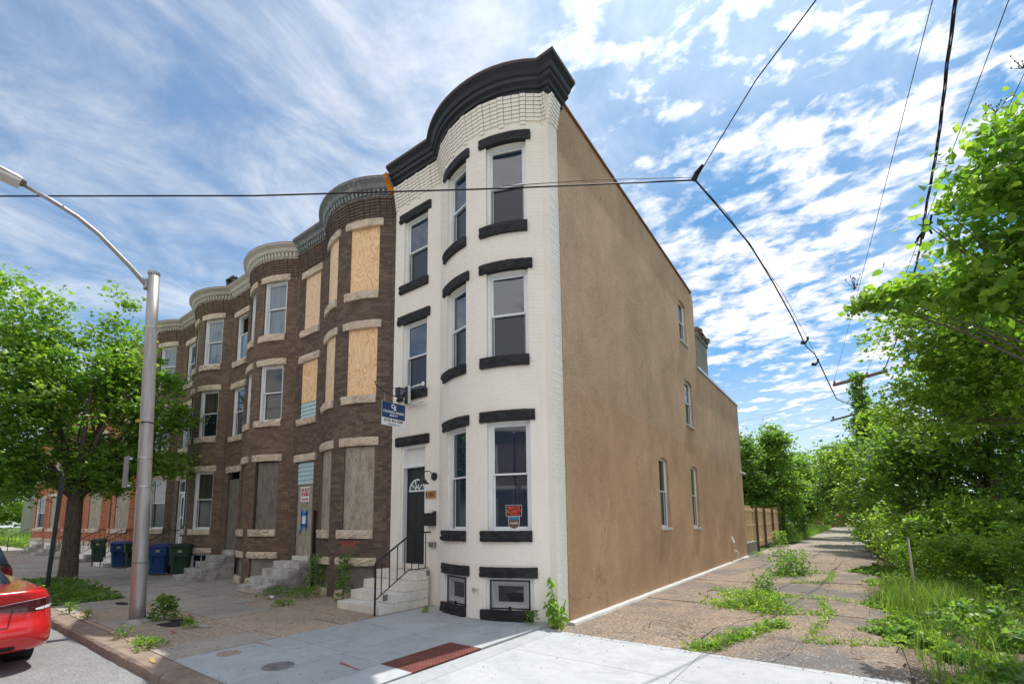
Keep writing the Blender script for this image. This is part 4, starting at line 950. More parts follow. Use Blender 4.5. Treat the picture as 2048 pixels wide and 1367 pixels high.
for h in (2, 3, 4, 5):
    ox = -WID - (h - 2) * 4.40; w = WID if h == 2 else 4.40
    r = empty('rowhouse', (ox - 2.2, 4, 0), HL[h], 'house', 'brown brick rowhouses of the terrace'); HOUSES[h] = r
    red = (s_ang(8.0), s_ang(27.0), 1.10, 1.35) if h == 2 else None
    path, SL, rnd = house_front(r, ox, None, w=w, brick='brick_dark' if h == 2 else 'brick_brown', mort='mortar_dark' if h == 2 else 'mortar_brown', n_single=300 if h == 2 else 0, ztop=9.80 if h == 2 else 9.74, detailed=h < 5 or True, seed=20 + h, red=red)
    zt = {2: 9.80, 3: 9.74, 4: 9.72, 5: 9.70}[h]
    cornice(r, front_pts(ox, w), (lambda x: zt), PROF2, {2: 'cornice_blue', 3: 'cornice_cream', 4: 'cornice_rust', 5: 'cornice_rust'}[h], dentils=(0.055, 0.135, 0.055, 0.17, 0.115, {2: 'cornice_blue', 3: 'cornice_cream', 4: 'cornice_rust', 5: 'cornice_rust'}[h]))
    for k, st_ in CFG[h].items():
        a, b, c, d = SL[k]['op']
        if st_ == 'ply': board(r, path, a + .004, b - .004, c + .004, d - .004, 'plywood_new' if (k in ('R2', 'R3', 'F2')) else 'plywood_pale', curve=(k[0] == 'L'))
        elif st_ == 'ply_blue':
            board(r, path, a + .004, b - .004, c + .47, d - .004, 'plywood_new'); siding(r, path, a + .004, b - .004, c + .004, c + .465, 4)
        elif st_ == 'grey': board(r, path, a + .004, b - .004, c + .004, d - .02, 'plywood_grey', off=-.035, curve=(k[0] == 'L'), label='weathered grey plywood board')
        elif st_ == 'dark': board(r, path, a + .06, b - .004, c + .004, d - .03, 'plywood_dark', off=-.055, label='dark weathered plywood board')
        elif st_ == 'brown': board(r, path, a + .004, b - .004, c + .004, d - .004, 'plywood_brown', off=-.03, curve=True, label='brown board over narrow window')
        elif st_ == 'boarded':
            board(r, path, a + .004, b - .004, .82, 2.78, 'plywood_grey', off=-.04, label='weathered grey board over the doorway'); siding(r, path, a + .004, b - .004, 2.79, 3.41, 5)
            g = MB(); A = path.at(a)[0]; frame_box(g, A, Vector((1, 0)), Vector((0, -1)), 0, b - a, -.12, .06, .702, .82); g.build('threshold', 'white_marble', r)
        elif st_ == 'boarded2':
            board(r, path, a + .004, b - .004, .86, 3.20, 'plywood_dark', off=-.05, label='grey weathered board over the doorway')
            g = MB(); A = path.at(a)[0]; frame_box(g, A, Vector((1, 0)), Vector((0, -1)), 0, b - a, -.12, .06, .702, .86); g.build('threshold', 'marble', r)
        elif st_ == 'pit': board(r, path, a + .004, b - .004, c + .004, d - .004, 'concrete_block', 'cement_infill', off=-.05)
        elif st_ == 'storm':
            A = path.at(a)[0] + Vector((0, .06)); U = Vector((1, 0)); n = Vector((0, -1)); w_ = b - a
            g = MB()
            for q in ((0, .07, -.1, .02, .80, d), (w_ - .07, w_, -.1, .02, .80, d), (.07, w_ - .07, -.1, .02, d - .07, d), (.07, w_ - .07, -.1, .02, 2.90, 2.98)): frame_box(g, A, U, n, *q)
            g.build('door_frame', 'white_frame', r)
            g = MB()
            for q in ((.08, .19, -.07, -.03, .82, 2.89), (w_ - .19, w_ - .08, -.07, -.03, .82, 2.89), (.19, w_ - .19, -.07, -.03, 2.76, 2.89), (.19, w_ - .19, -.07, -.03, .82, 1.25), (.19, w_ - .19, -.07, -.03, 1.95, 2.0)): frame_box(g, A, U, n, *q)
            dr = g.build('storm_door', 'white_frame', r)
            g = MB(); frame_box(g, A, U, n, .185, w_ - .185, -.055, -.045, 1.25, 2.76); g.build('pane', 'glass_dark', dr)
            g = MB(); frame_box(g, A, U, n, .07, w_ - .07, -.06, -.05, 2.98, d - .07); g.build('transom_pane', 'glass_warm', r)
            g = MB(); frame_box(g, A, U, n, 0, w_, -.12, .12, .702, .80); g.build('threshold', 'marble', r)
        elif st_ == 'grid': window(r, path, a, b, c, d, rec=.07, single=True, upper='glass_dark', muntins=True, cas=.05)
        else:
            up, lo = {'win': ('glass_dark', 'glass_screen'), 'cur': ('glass_curtain', 'glass_curtain'), 'warm': ('glass_warm', 'glass_screen'), 'green': ('glass_green', 'glass_green'), 'open': ('glass_curtain', 'glass_curtain')}[st_]
            window(r, path, a, b, c, d, rec=.075, upper=up, lower=lo, open_up=(st_ == 'open'), split=.56 if st_ == 'open' else .52)
# orange crumbling end of the blue cornice
mb = MB(); c0 = -WID
mb.loft([[(c0 - .02 + dx, -.0, 9.86), (c0 - .02 + dx, -.13, 9.86), (c0 - .03 + dx, -.22, 10.02), (c0 - .02 + dx, -.34, 10.16), (c0 - .02 + dx, -.345, 10.25), (c0 - .02 + dx, 0, 10.26)] for dx in (-.11, -.05, .02)]); mb.build('foam_end', 'orange_foam', HOUSES[2])
# black plastic bag on the cornice joint between the two far houses
bg_ = MB(); rg = random.Random(4); rings = []
for i in range(7):
    t = i / 6; rr_ = .26 * math.sin(math.pi * (0.12 + .8 * t)); rings.append([(-13.30 + rr_ * math.cos(2 * math.pi * j / 10) * rg.uniform(.7, 1.2) + t * .25, -.15 + rr_ * .8 * math.sin(2 * math.pi * j / 10) * rg.uniform(.7, 1.2), 10.12 + t * .42) for j in range(10)])
bg_.loft(rings); tag(bg_.build('plastic_bag', 'black_plastic'), 'crumpled black plastic sheet caught on the roof edge of the brown row', 'plastic sheet')
# notices on the boarded door
xd = -WID - 3.68
nb = empty('wall_notice', (xd, -.03, 2.6), 'white and red we buy houses poster on the boarded door', 'poster')
mb = MB(); mb.box(xd - .24, xd + .20, .022, .026, 2.30, 2.72); mb.build('paper', 'sign_white', nb)
text('WE BUY', .13, (xd - .02, .019, 2.585), (1, 0, 0), Z_, 'sign_red', nb, bold=.004, sx=.85); text('HOUSES', .14, (xd - .02, .019, 2.465), (1, 0, 0), Z_, 'sign_red', nb, bold=.005, sx=.72)
text('443-732-4039', .075, (xd - .02, .019, 2.345), (1, 0, 0), Z_, 'sign_red', nb, bold=.002, sx=.75)
tp = empty('taped_paper', (xd, -.03, 1.9), 'white paper held by bright blue tape on the boarded door', 'paper')
mb = MB(); mb.box(xd - .14, xd + .09, .022, .025, 1.66, 1.98); mb.build('paper', 'sign_white', tp)
mb = MB()
for q in ((-.17, .13, 1.93, 2.0), (-.17, -.11, 1.60, 2.08), (.07, .13, 1.52, 2.08), (-.17, .14, 1.62, 1.70)): mb.box(xd + q[0], xd + q[1], .017, .0215, q[2], q[3])
mb.poly([(xd - .17, .018, 1.62), (xd - .08, .018, 1.60), (xd - .22, .018, 1.40), (xd - .28, .018, 1.44)]); mb.build('blue_tape', 'tape_blue', tp)
text('NOTICE', .04, (xd - .025, .021, 1.90), (1, 0, 0), Z_, 'sign_black', tp)
mb = MB(); mb.tube([(-WID - 3.06, -.05, .0), (-WID - 3.06, -.05, 2.05)], .035, 8); tag(mb.build('drain_pipe', 'black_iron'), 'black iron standpipe beside the boarded doorway', 'pipe')
steps('grey stained marble steps below the boarded door with posters', 'front steps of the row', -WID, 'marble', 'dirty_marble', rnd=random.Random(8))
steps('grey marble steps between the green bin and the boarded house', 'front steps of the row', -WID - 4.4, 'dirty_marble', 'dirty_marble', rnd=random.Random(9))
steps('stone steps up to the white storm door behind the bins', 'front steps of the row', -WID - 8.8, 'dirty_marble', 'dirty_marble', rnd=random.Random(10))
steps('white steps beyond the lamp post with the far blue bin beside them', 'front steps of the row', -WID - 13.2, 'white_marble', 'white_marble', rnd=random.Random(12))
railing(-WID - 8.8, 'black iron railing behind the blue and green bins', 'stair railings of the row')
railing(-WID - 13.2, 'black iron railing left of the lamp post above white steps', 'stair railings of the row')
railing(-WID - 13.2, 'black iron railing on the far side of the white steps', 'stair railings of the row', x=-4.30)
# ---- orange brick houses further down
for i in range(5):
    ox = -WID * 1 - 17.6 - i * 4.4
    r = empty('rowhouse', (ox - 2.2, 4, 0), ['orange brick rowhouse beyond the lamp post, nearest of the orange ones', 'orange brick rowhouse with boarded window seen right of the tree trunk', 'orange brick rowhouse seen behind the street tree trunk', 'orange brick rowhouse seen left of the street tree trunk', 'orange brick rowhouse at the far end of the terrace by the grass lot'][i], 'house', 'orange brick rowhouses')
    path, SL, rnd = house_front(r, ox, None, w=4.40, brick='brick_orange', mort='mortar_orange', detailed=True, ztop=9.7, seed=60 + i)
    cornice(r, front_pts(ox, 4.4), (lambda x: 9.7), PROF2, 'cornice_cream')
    mb = MB(); P = Path(front_pts(ox, 4.4))
    mb.loft([[(P.at(q, .03)[0].x, P.at(q, .03)[0].y, -.1), (P.at(q, .03)[0].x, P.at(q, .03)[0].y, .70), (P.at(q, -.02)[0].x, P.at(q, -.02)[0].y, .71), (P.at(q, -.02)[0].x, P.at(q, -.02)[0].y, -.1)] for q in [P.len * j / 26 for j in range(27)] if not (SL['door']['op'][0] < q < SL['door']['op'][1])]); mb.build('marble_base', 'white_marble', r)
    for k in SL:
        a, b, c, d = SL[k]['op']
        if k[0] == 'B': continue
        if k == 'door':
            board(r, path, a, b, .8, 2.9, 'plywood_dark' if i % 2 else 'black_plastic', 'door', off=-.1); board(r, path, a, b, 2.9, d, 'white_paint', 'transom_panel', off=-.1)
        elif (i + len(k) + ord(k[0])) % 3 == 0 or (i in (0, 1) and k in ('R1', 'L1')): board(r, path, a, b, c, d, 'plywood_grey', label='grey board over window')
        else: window(r, path, a, b, c, d, rec=.075)
    if i < 4:
        steps(['white marble steps in front of the nearest orange house', 'grey steps just right of the tree trunk', 'grey steps hidden partly by the tree trunk', 'long grey steps left of the black sign post'][i], 'front steps of the row', ox, 'dirty_marble' if i else 'white_marble', 'dirty_marble', rnd=random.Random(30 + i))
    if i in (0, 1, 4): railing(ox, ['black railing in front of the nearest orange house', 'black railing right of the tree trunk', '', '', 'thin black railing at the far end by the grass lot'][i], 'stair railings of the row')
# ---------------------------------------------------------------- ground
rng = random.Random(99)
def sheet(name, x0, x1, y0, y1, z, mat, label=None):
    mb = MB(); mb.poly([(x0, y0, z), (x1, y0, z), (x1, y1, z), (x0, y1, z)]); return tag(mb.build(name, mat), label, kind='structure')
sheet('ground', -900, 900, -900, 900, -0.30, 'grass_ground', 'green ground reaching to the horizon')
mb = MB()
mb.box(-120, 60, -12.6, -4.9, -0.29, -0.13); tag(mb.build('road', 'road_asphalt'), 'grey asphalt street beside the kerb', kind='structure')
mb = MB(); mb.box(-120, 60, -16.5, -12.6, -0.29, -0.02); tag(mb.build('opposite_pavement', 'concrete_old'), 'sidewalk across the street', kind='structure')
pav = tag(D.objects.new('pavement', None), 'sidewalk of concrete and aggregate slabs in front of the row', kind='structure'); C.objects.link(pav); pav.location = (-5, -2.4, 0)
mb = MB(); mb.box(-62, -0.06, -4.60, 0.05, -0.28, -0.055); b_ = mb.build('bedding', 'soil', pav)
def slab(x0, x1, y0, y1, mat, z=0.0, name='slab', parent=pav, gap=0.007, tilt=0.004, jz=0.003, ragged=0.0):
    mb = MB(); dz = [z + rng.uniform(-tilt, tilt) for _ in range(4)]
    mb.hexa([(x0 + gap, y0 + gap, z - .055), (x1 - gap, y0 + gap, z - .055), (x1 - gap, y1 - gap, z - .055), (x0 + gap, y1 - gap, z - .055), (x0 + gap, y0 + gap, dz[0]), (x1 - gap, y0 + gap, dz[1]), (x1 - gap, y1 - gap, dz[2]), (x0 + gap, y1 - gap, dz[3])])
    o = mb.build(name, mat, parent); return o
X1 = -0.06
for (x0, x1, y0, y1) in ((-3.0, -1.43, -4.61, -3.15), (-1.43, -.64, -4.61, -3.20), (-.64, X1, -4.61, -3.20), (-3.0, -1.43, -3.15, -1.87), (-1.43, -.64, -3.20, -1.97), (-3.0, -1.43, -1.87, -.02), (-1.43, X1, -1.97, -.02)):
    slab(x0, x1, y0, y1, 'concrete_new', gap=.004, tilt=0.0005)
tp_ = tag(slab(-.64, X1, -3.20, -1.97, 'mat_red', gap=.003, tilt=0, name='tactile_mat'), None)
tp_['label'] = 'dark red tactile mat with rows of small domes'
mb = MB()
for i in range(10):
    for j in range(20):
        x = -.61 + (i + .5) * .054; y = -3.17 + (j + .5) * .0585
        a = [(x + .012 * math.cos(t), y + .012 * math.sin(t)) for t in (0, 1.047, 2.094, 3.1416, 4.189, 5.236)]
        b = [(x + .007 * math.cos(t), y + .007 * math.sin(t)) for t in (0, 1.047, 2.094, 3.1416, 4.189, 5.236)]
        k = len(mb.v); mb.v += [(p[0], p[1], -.002) for p in a] + [(p[0], p[1], .006) for p in b]
        for q in range(6): mb.face((k + q, k + (q + 1) % 6, k + 6 + (q + 1) % 6, k + 6 + q))
        mb.face(tuple(k + 6 + q for q in range(6)))
mb.build('dome', 'mat_red', tp_, kind='stuff')
# old slabs, x going down the street
xs = [-3.0, -3.85, -5.35, -6.9, -8.45, -10.0, -11.6, -13.2, -14.8, -16.4, -18.0, -19.7, -21.4, -23.2, -25.0, -27, -29, -31, -33.5, -36, -39, -42, -46, -50, -55, -61]
for i in range(len(xs) - 1):
    x1, x0 = xs[i], xs[i + 1]
    ysr = [-4.61, -3.28, -1.75, -.02] if i % 2 else [-4.61, -3.20, -2.15, -.02]
    for j in range(3):
        y0, y1 = ysr[j], ysr[j + 1]
        if -16.5 < (x0 + x1) / 2 < -10.5 and j == 0: y0, y1 = None, None
        if y0 is None:
            continue
        mat = 'aggregate' if (x1 > -8.2 and (j != 1 or i < 2)) or rng.random() < .15 else 'concrete_old'
        if x1 > -3.2 and j == 0: mat = 'concrete_old'
        slab(x0, x1, y0, y1, mat, z=rng.uniform(-.006, .002), gap=.010)
mb = MB(); P = []
for i in range(40):
    x = -10.0 - i * .17; P.append([(x, -4.61, -.03), (x, -4.2, -.012 + rng.uniform(0, .02)), (x, -3.7, rng.uniform(-.01, .03)), (x, -3.25, -.02)])
mb.grid(P); mb.build('tree_pit', 'soil', pav, label='earth strip round the street tree')
# kerb stones
kb = tag(D.objects.new('kerb', None), 'worn granite kerb along the street', kind='structure'); C.objects.link(kb); kb.location = (-3, -4.76, 0)
x = 1.0
while x > -70:
    Lk = rng.uniform(1.6, 2.6); nz = 10; P = []
    zt_ = lambda xx: 0.0 if xx < -1.3 else -0.085 * min(1, (xx + 1.3) / 1.1)
    rings = []
    for i in range(nz + 1):
        xx = x - .006 - (Lk - .012) * i / nz; t = zt_(xx); w_ = rng.uniform(-.008, .008) if x > -14 else 0
        rings.append([(xx, -4.612, -.2), (xx, -4.612, t - .004), (xx, -4.64, t + rng.uniform(-.004, .002)), (xx, -4.86, t - .006 + rng.uniform(-.004, .003)), (xx, -4.895 + w_, t - .035 + rng.uniform(-.008, .008)), (xx, -4.91 + w_, -.13), (xx, -4.91, -.2)])
    mb = MB(); mb.loft(rings); mb.build('kerb_stone', 'granite_kerb', kb); x -= Lk
# alley apron of new concrete and the broken alley paving
ap = tag(D.objects.new('alley_apron', None), 'new pale concrete apron across the alley mouth', kind='structure'); C.objects.link(ap); ap.location = (2, -2.5, -.06)
mb = MB(); mb.box(-.04, 30, -4.9, -.30, -.28, -.118); mb.build('bedding', 'soil', ap)
mb = MB(); mb.hexa([(-.045, -3.9, -.115), (.17, -4.9, -.115), (.17, -.30, -.115), (-.045, -.30, -.115), (-.045, -3.9, -.012), (.17, -4.9, -.061), (.17, -.30, -.061), (-.045, -.30, -.030)]); mb.build('flare', 'concrete_new', ap)
for (x0, x1) in ((.17, 2.42), (2.42, 4.9), (4.9, 7.4), (7.4, 10), (10, 13)):
    for (y0, y1) in ((-4.9, -3.35), (-3.35, -1.55), (-1.55, -.42), (-.42, -.30)):
        slab(x0, x1, y0, y1, 'concrete_new', z=-.062, parent=ap, gap=.004, tilt=0.0)
alley = tag(D.objects.new('alley', None), 'broken concrete and asphalt alley with weeds in its joints', kind='structure'); C.objects.link(alley); alley.location = (2.3, 6, -.08)
mb = MB(); mb.box(-.05, 14, -.30, 130, -.29, -.135); mb.build('subsoil', 'soil', alley)
nodes = {}
def nd(i, j):
    if (i, j) not in nodes:
        xs_ = (0.02, 1.35, 2.45, 3.45, 4.75); ys_ = (-.30, 1.5, 3.4, 5.6, 8.2, 11.4, 15.5, 20.5, 26)
        jx = 0 if i in (0,) else rng.uniform(-.28, .28); jy = 0 if j == 0 else rng.uniform(-.4, .4) * (1 + j * .12)
        nodes[(i, j)] = (xs_[i] + jx, ys_[j] + jy)
    return nodes[(i, j)]
for i in range(4):
    for j in range(8):
        c4 = [nd(i, j), nd(i + 1, j), nd(i + 1, j + 1), nd(i, j + 1)]; pts = []
        r4 = [random.Random(hash(tuple(sorted((c4[k], c4[(k + 1) % 4]))))) for k in range(4)]
        for k in range(4):
            a, b = c4[k], c4[(k + 1) % 4]; rv = (a > b)
            lo, hi = (b, a) if rv else (a, b); q = random.Random(int(lo[0] * 9173 + lo[1] * 331 + hi[0] * 77 + hi[1] * 13)); seg_ = []
            for t in (0.0, .2, .4, .6, .8):
                of = 0 if t == 0 or (lo[0] < .05 and hi[0] < .05) or (lo[1] < -.25 and hi[1] < -.25) else q.uniform(-.07, .07)
                seg_.append((lo[0] + (hi[0] - lo[0]) * t + of * (hi[1] - lo[1]) / 2, lo[1] + (hi[1] - lo[1]) * t - of * (hi[0] - lo[0]) / 2))
            seg_.append(hi)
            seg_ = seg_[::-1] if rv else seg_
            pts += seg_[:-1]
        cx_ = sum(p[0] for p in pts) / len(pts); cy_ = sum(p[1] for p in pts) / len(pts); z = -.088 + rng.uniform(-.008, .008)
        pts = [(cx_ + (p[0] - cx_) * .988, cy_ + (p[1] - cy_) * .992) for p in pts]
        mb = MB(); k = len(pts); mb.v = [(p[0], p[1], z + rng.uniform(-.004, .004)) for p in pts] + [(p[0], p[1], -.16) for p in pts] + [(cx_, cy_, z + .006)]
        for q in range(k): mb.face((q, (q + 1) % k, 2 * k)); mb.face((q, k + q, k + (q + 1) % k, (q + 1) % k))
        mb.build('paving_piece', 'alley_paving' if j < 7 else 'alley_far', alley)
mb = MB()
pa = [(0.6, 4.9, 24.5), (.9, 4.7, 30), (.8, 4.2, 40), (.9, 3.9, 55), (1.3, 4.0, 80), (1.8, 4.4, 125)]
mb.grid([[(a, y, -.084), (b, y, -.084)] for a, b, y in pa]); mb.build('far_paving', 'alley_far', alley)
# loose stones and grit
for nm, n_, x0, x1, y0, y1, z, s_, mat in (('gravel', 900, 4.0, 9.0, -.3, 2.6, -.13, .022, 'dirty_marble'), ('gravel', 2600, .2, 4.7, -.28, 7.0, -.083, .010, 'granite_kerb'), ('gravel', 1200, .2, 5.2, -.28, 1.0, -.085, .014, 'dirty_marble')):
    mb = MB()
    for i in range(n_):
        x, y = rng.uniform(x0, x1), rng.uniform(y0, y1); s = s_ * rng.uniform(.4, 1.3); a = rng.random() * 6.3; mb.ct = rng.random()
        c_, s2 = math.cos(a) * s, math.sin(a) * s
        zb = z + .03 * (nm == 'x')
        mb.v += [(x + c_, y + s2, zb), (x - s2, y + c_, zb), (x - c_, y - s2, zb), (x + s2, y - c_, zb), (x + rng.uniform(-.3, .3) * s, y, zb + s * .8)]; k = len(mb.v) - 5
        for q in range(4): mb.face((k + q, k + (q + 1) % 4, k + 4))
    tag(mb.build(nm, mat), 'loose gravel at the alley edge', kind='stuff')
# manhole, patches, spray marks
mh = empty('manhole_cover', (-1.61, -3.96, 0), 'round patterned iron manhole cover in the new concrete', 'manhole cover')
mb = MB(); mb.lathe([(.185, .0), (.185, .004), (.17, .005)], (-1.61, -3.96, 0), 36); mb.build('ring', 'iron_cover', mh)
mb = MB()
for i in range(-7, 8):
    for j in range(-7, 8):
        x, y = i * .022, j * .022
        if x * x + y * y < .155 ** 2: mb.box(-1.61 + x - .007, -1.61 + x + .007, -3.96 + y - .007, -3.96 + y + .007, .005, .008)
mb.build('stud_pattern', 'iron_cover', mh, kind='stuff')
mb = MB(); mb.lathe([(.15, .0), (.15, .004), (.13, .005)], (-2.72, -4.05, 0), 20); tag(mb.build('valve_cover', 'aggregate'), 'small worn round cover at the edge of the new concrete', 'valve cover')
def stroke(name, pts, w, z, mat, label, cat='paint mark'):
    mb = MB(); P = []
    for i, p in enumerate(pts):
        a = Vector(pts[max(0, i - 1)]); b = Vector(pts[min(len(pts) - 1, i + 1)]); d = (b - a).normalized(); n = Vector((-d.y, d.x)); ww = w * rng.uniform(.6, 1.2)
        P.append([(p[0] + n.x * ww, p[1] + n.y * ww, z), (p[0] - n.x * ww, p[1] - n.y * ww, z)])
    mb.grid(P); return tag(mb.build(name, mat), label, cat)
def ln(a, b, n=6): return [(a[0] + (b[0] - a[0]) * i / n, a[1] + (b[1] - a[1]) * i / n) for i in range(n + 1)]
stroke('spray_mark', ln((-1.10, -3.44), (-.66, -3.50)), .010, .004, 'spray_red', 'red spray stroke on new concrete left of the tactile mat, nearer its end')
stroke('spray_mark', ln((-1.08, -3.48), (-.62, -3.49)), .006, .0045, 'spray_red', 'thin red spray line beside the stroke left of the tactile mat')
stroke('spray_mark', ln((-2.98, -3.56), (-2.60, -3.54)), .008, .004, 'spray_red', 'thin red spray stroke on the new concrete behind the manhole cover')
stroke('spray_mark', ln((-6.3, -3.27), (-5.75, -3.38)) , .014, .006, 'spray_red', 'faded red spray mark on the aggregate behind the lamp post')
stroke('spray_mark', ln((-5.0, -3.98), (-4.7, -4.02)), .016, .006, 'spray_red', 'faded red spray mark on aggregate right of the dark patch')
stroke('spray_mark', ln((-8.2, -4.38), (-7.8, -4.44)), .016, .006, 'spray_red', 'faded red spray mark by the kerb left of the lamp post')
stroke('spray_mark', ln((-3.35, -4.74), (-3.05, -4.78)), .025, .004, 'spray_yellow', 'yellow paint smear on top of the kerb')
def blot(name, cx_, cy_, rx, ry, z, mat, label, cat, n=26, j=.25):
    mb = MB(); pts = [(cx_ + rx * math.cos(2 * math.pi * i / n) * rng.uniform(1 - j, 1), cy_ + ry * math.sin(2 * math.pi * i / n) * rng.uniform(1 - j, 1), z) for i in range(n)]; mb.poly(pts); return tag(mb.build(name, mat), label, cat)
blot('asphalt_patch', -5.60, -3.72, .42, .30, .007, 'tar_patch', 'black tar patch in the sidewalk right of the lamp post', 'patch')
blot('concrete_patch', -4.95, -3.55, .35, .12, .0065, 'concrete_old', 'pale cement smear right of the black tar patch', 'patch', j=.5)
# utility lids in the old pavement
blot('pavement_lid', -9.0, -3.62, .28, .10, .006, 'tar_patch', 'small dark lid in the sidewalk left of the lamp post', 'lid', j=.05)

# ---------------------------------------------------------------- leaves
def leaf_object(name, pts, size, seed, mat, parent=None, up=0.55, kind=None, shape='leaf', droop=0.3, jitter=.45):
    """many small folded leaves at the given points, one real mesh"""
    rs = np.random.RandomState(seed); pts = np.asarray(pts, dtype=np.float64); n = len(pts)
    nrm = rs.normal(size=(n, 3)); nrm[:, 2] = np.abs(nrm[:, 2]) + up; nrm /= np.linalg.norm(nrm, axis=1)[:, None]
    t = rs.normal(size=(n, 3)); t[:, 2] -= droop; t -= nrm * (t * nrm).sum(1)[:, None]; t /= np.linalg.norm(t, axis=1)[:, None]
    b = np.cross(nrm, t); s = size * (1 + jitter * (rs.rand(n) - .5) * 2); s = s[:, None]
    if shape == 'leaf':
        vs = [pts - t * s * .5, pts + b * s * .36 - nrm * s * .10, pts + t * s * .55, pts - b * s * .36 - nrm * s * .10]
        V = np.stack([vs[0], vs[1], vs[2], vs[3]], 1).reshape(-1, 3); idx = np.arange(n) * 4
        F = np.stack([idx, idx + 1, idx + 2, idx, idx + 2, idx + 3], 1).reshape(-1); nf = 2
    elif shape == 'maple':
        vs = [pts - t * s * .5, pts + b * s * .5 - t * s * .05 - nrm * s * .12, pts + b * s * .16 + t * s * .15, pts + t * s * .6 - nrm * s * .08, pts - b * s * .16 + t * s * .15, pts - b * s * .5 - t * s * .05 - nrm * s * .12]
        V = np.stack(vs, 1).reshape(-1, 3); i = np.arange(n) * 6
        F = np.stack([i, i + 1, i + 2, i, i + 2, i + 4, i + 2, i + 3, i + 4, i, i + 4, i + 5], 1).reshape(-1); nf = 4
    elif shape == 'blade':
        hh = s * (.75 + .3 * rs.rand(n)[:, None]); zz_ = np.array([0, 0, 1.]); w_ = .0045 + .004 * rs.rand(n)[:, None]; th = t * np.array([1, 1, 0])
        vs = [pts - b * w_, pts + b * w_, pts + zz_ * hh * .55 + th * s * .10 + b * w_ * .8, pts + zz_ * hh * .55 + th * s * .10 - b * w_ * .8, pts + zz_ * hh * .93 + th * s * .36]
        V = np.stack(vs, 1).reshape(-1, 3); i = np.arange(n) * 5
        F = np.stack([i, i + 1, i + 2, i, i + 2, i + 3, i + 3, i + 2, i + 4], 1).reshape(-1); nf = 3
    me = D.meshes.new(name); me.vertices.add(len(V)); me.vertices.foreach_set('co', V.reshape(-1))
    me.loops.add(len(F)); me.loops.foreach_set('vertex_index', F.astype(np.int32)); m_ = n * nf
    me.polygons.add(m_); me.polygons.foreach_set('loop_start', np.arange(m_, dtype=np.int32) * 3)
    me.materials.append(MATS[mat]); a = me.attributes.new('tint', 'FLOAT', 'FACE')
    a.data.foreach_set('value', np.repeat(np.clip(rs.beta(2, 2.4, n), 0, 1), nf).astype(np.float32)); me.update(); me.validate()
    o = D.objects.new(name, me); C.objects.link(o)
    if parent is not None: o.parent = parent; o.matrix_parent_inverse = parent.matrix_basis.inverted()
    if kind: o['kind'] = kind
    return o
def cluster_points(blobs, ncl, per, cr, seed, flat=.6, shell=.35):
    rs = np.random.RandomState(seed); vol = np.array([b[3] * b[4] * b[5] for b in blobs]) ** (2 / 3.); vol /= vol.sum(); cs = []
    for i in range(ncl):
        b = blobs[rs.choice(len(blobs), p=vol)]; d = rs.normal(size=3); d /= np.linalg.norm(d); r = (shell + (1 - shell) * rs.rand()) if rs.rand() < .8 else rs.rand() ** .5
        cs.append((b[0] + d[0] * b[3] * r, b[1] + d[1] * b[4] * r, b[2] + d[2] * b[5] * r))
    cs = np.array(cs); k = rs.poisson(per * np.clip(rs.lognormal(0, .55, ncl), .25, 2.6)); rad = cr * rs.uniform(.55, 1.35, ncl)
    idx = np.repeat(np.arange(ncl), k); off = rs.normal(size=(len(idx), 3)) * np.array([1, 1, flat]) * rad[idx][:, None] * .62
    return cs, cs[idx] + off
def tree(label, base, fork, blobs, ncl, per, cr, lsize, mat, seed, tr=.2, group=None, shape='leaf', name='tree', nlimb=9, bark_m='bark', cat='tree', lean=(0, 0), up=.55):
    r = empty(name, base, label, cat, group); rs = random.Random(seed); B = Vector(base); F = Vector((base[0] + lean[0], base[1] + lean[1], fork))
    mb = MB(); mb.tube([B - Vector((0, 0, .1)), B + (F - B) * .03 , B + (F - B) * .35 + Vector((rs.uniform(-.04, .04), rs.uniform(-.04, .04), 0)), B + (F - B) * .7, F], [tr * 1.45, tr * 1.12, tr * .95, tr * .9, tr * .85], 12); mb.build('trunk', bark_m, r, smooth=True)
    cs, pts = cluster_points(blobs, ncl, per, cr, seed)
    pts = pts[pts[:, 2] > base[2] + .15]
    mb = MB(); order = sorted(range(len(cs)), key=lambda i: rs.random())
    for i in order[:nlimb]:
        e = Vector(cs[i]); mid = F + (e - F) * .45 + Vector((0, 0, .12 * (e - F).length)); mb.tube([F - Vector((0, 0, .15)), F + (mid - F) * .5, mid, e], [tr * .5, tr * .36, tr * .24, tr * .07], 7, cap=False)
        for j in order[nlimb:nlimb + 60]:
            q = Vector(cs[j])
            if (q - e).length < 1.6 and rs.random() < .6: mb.tube([mid + (e - mid) * .4, q], [tr * .13, tr * .03], 5, cap=False)
    mb.build('branch', bark_m, r, smooth=True)
    leaf_object('crown', pts, lsize, seed + 1, mat, r, shape=shape, kind='stuff', up=up)
    return r
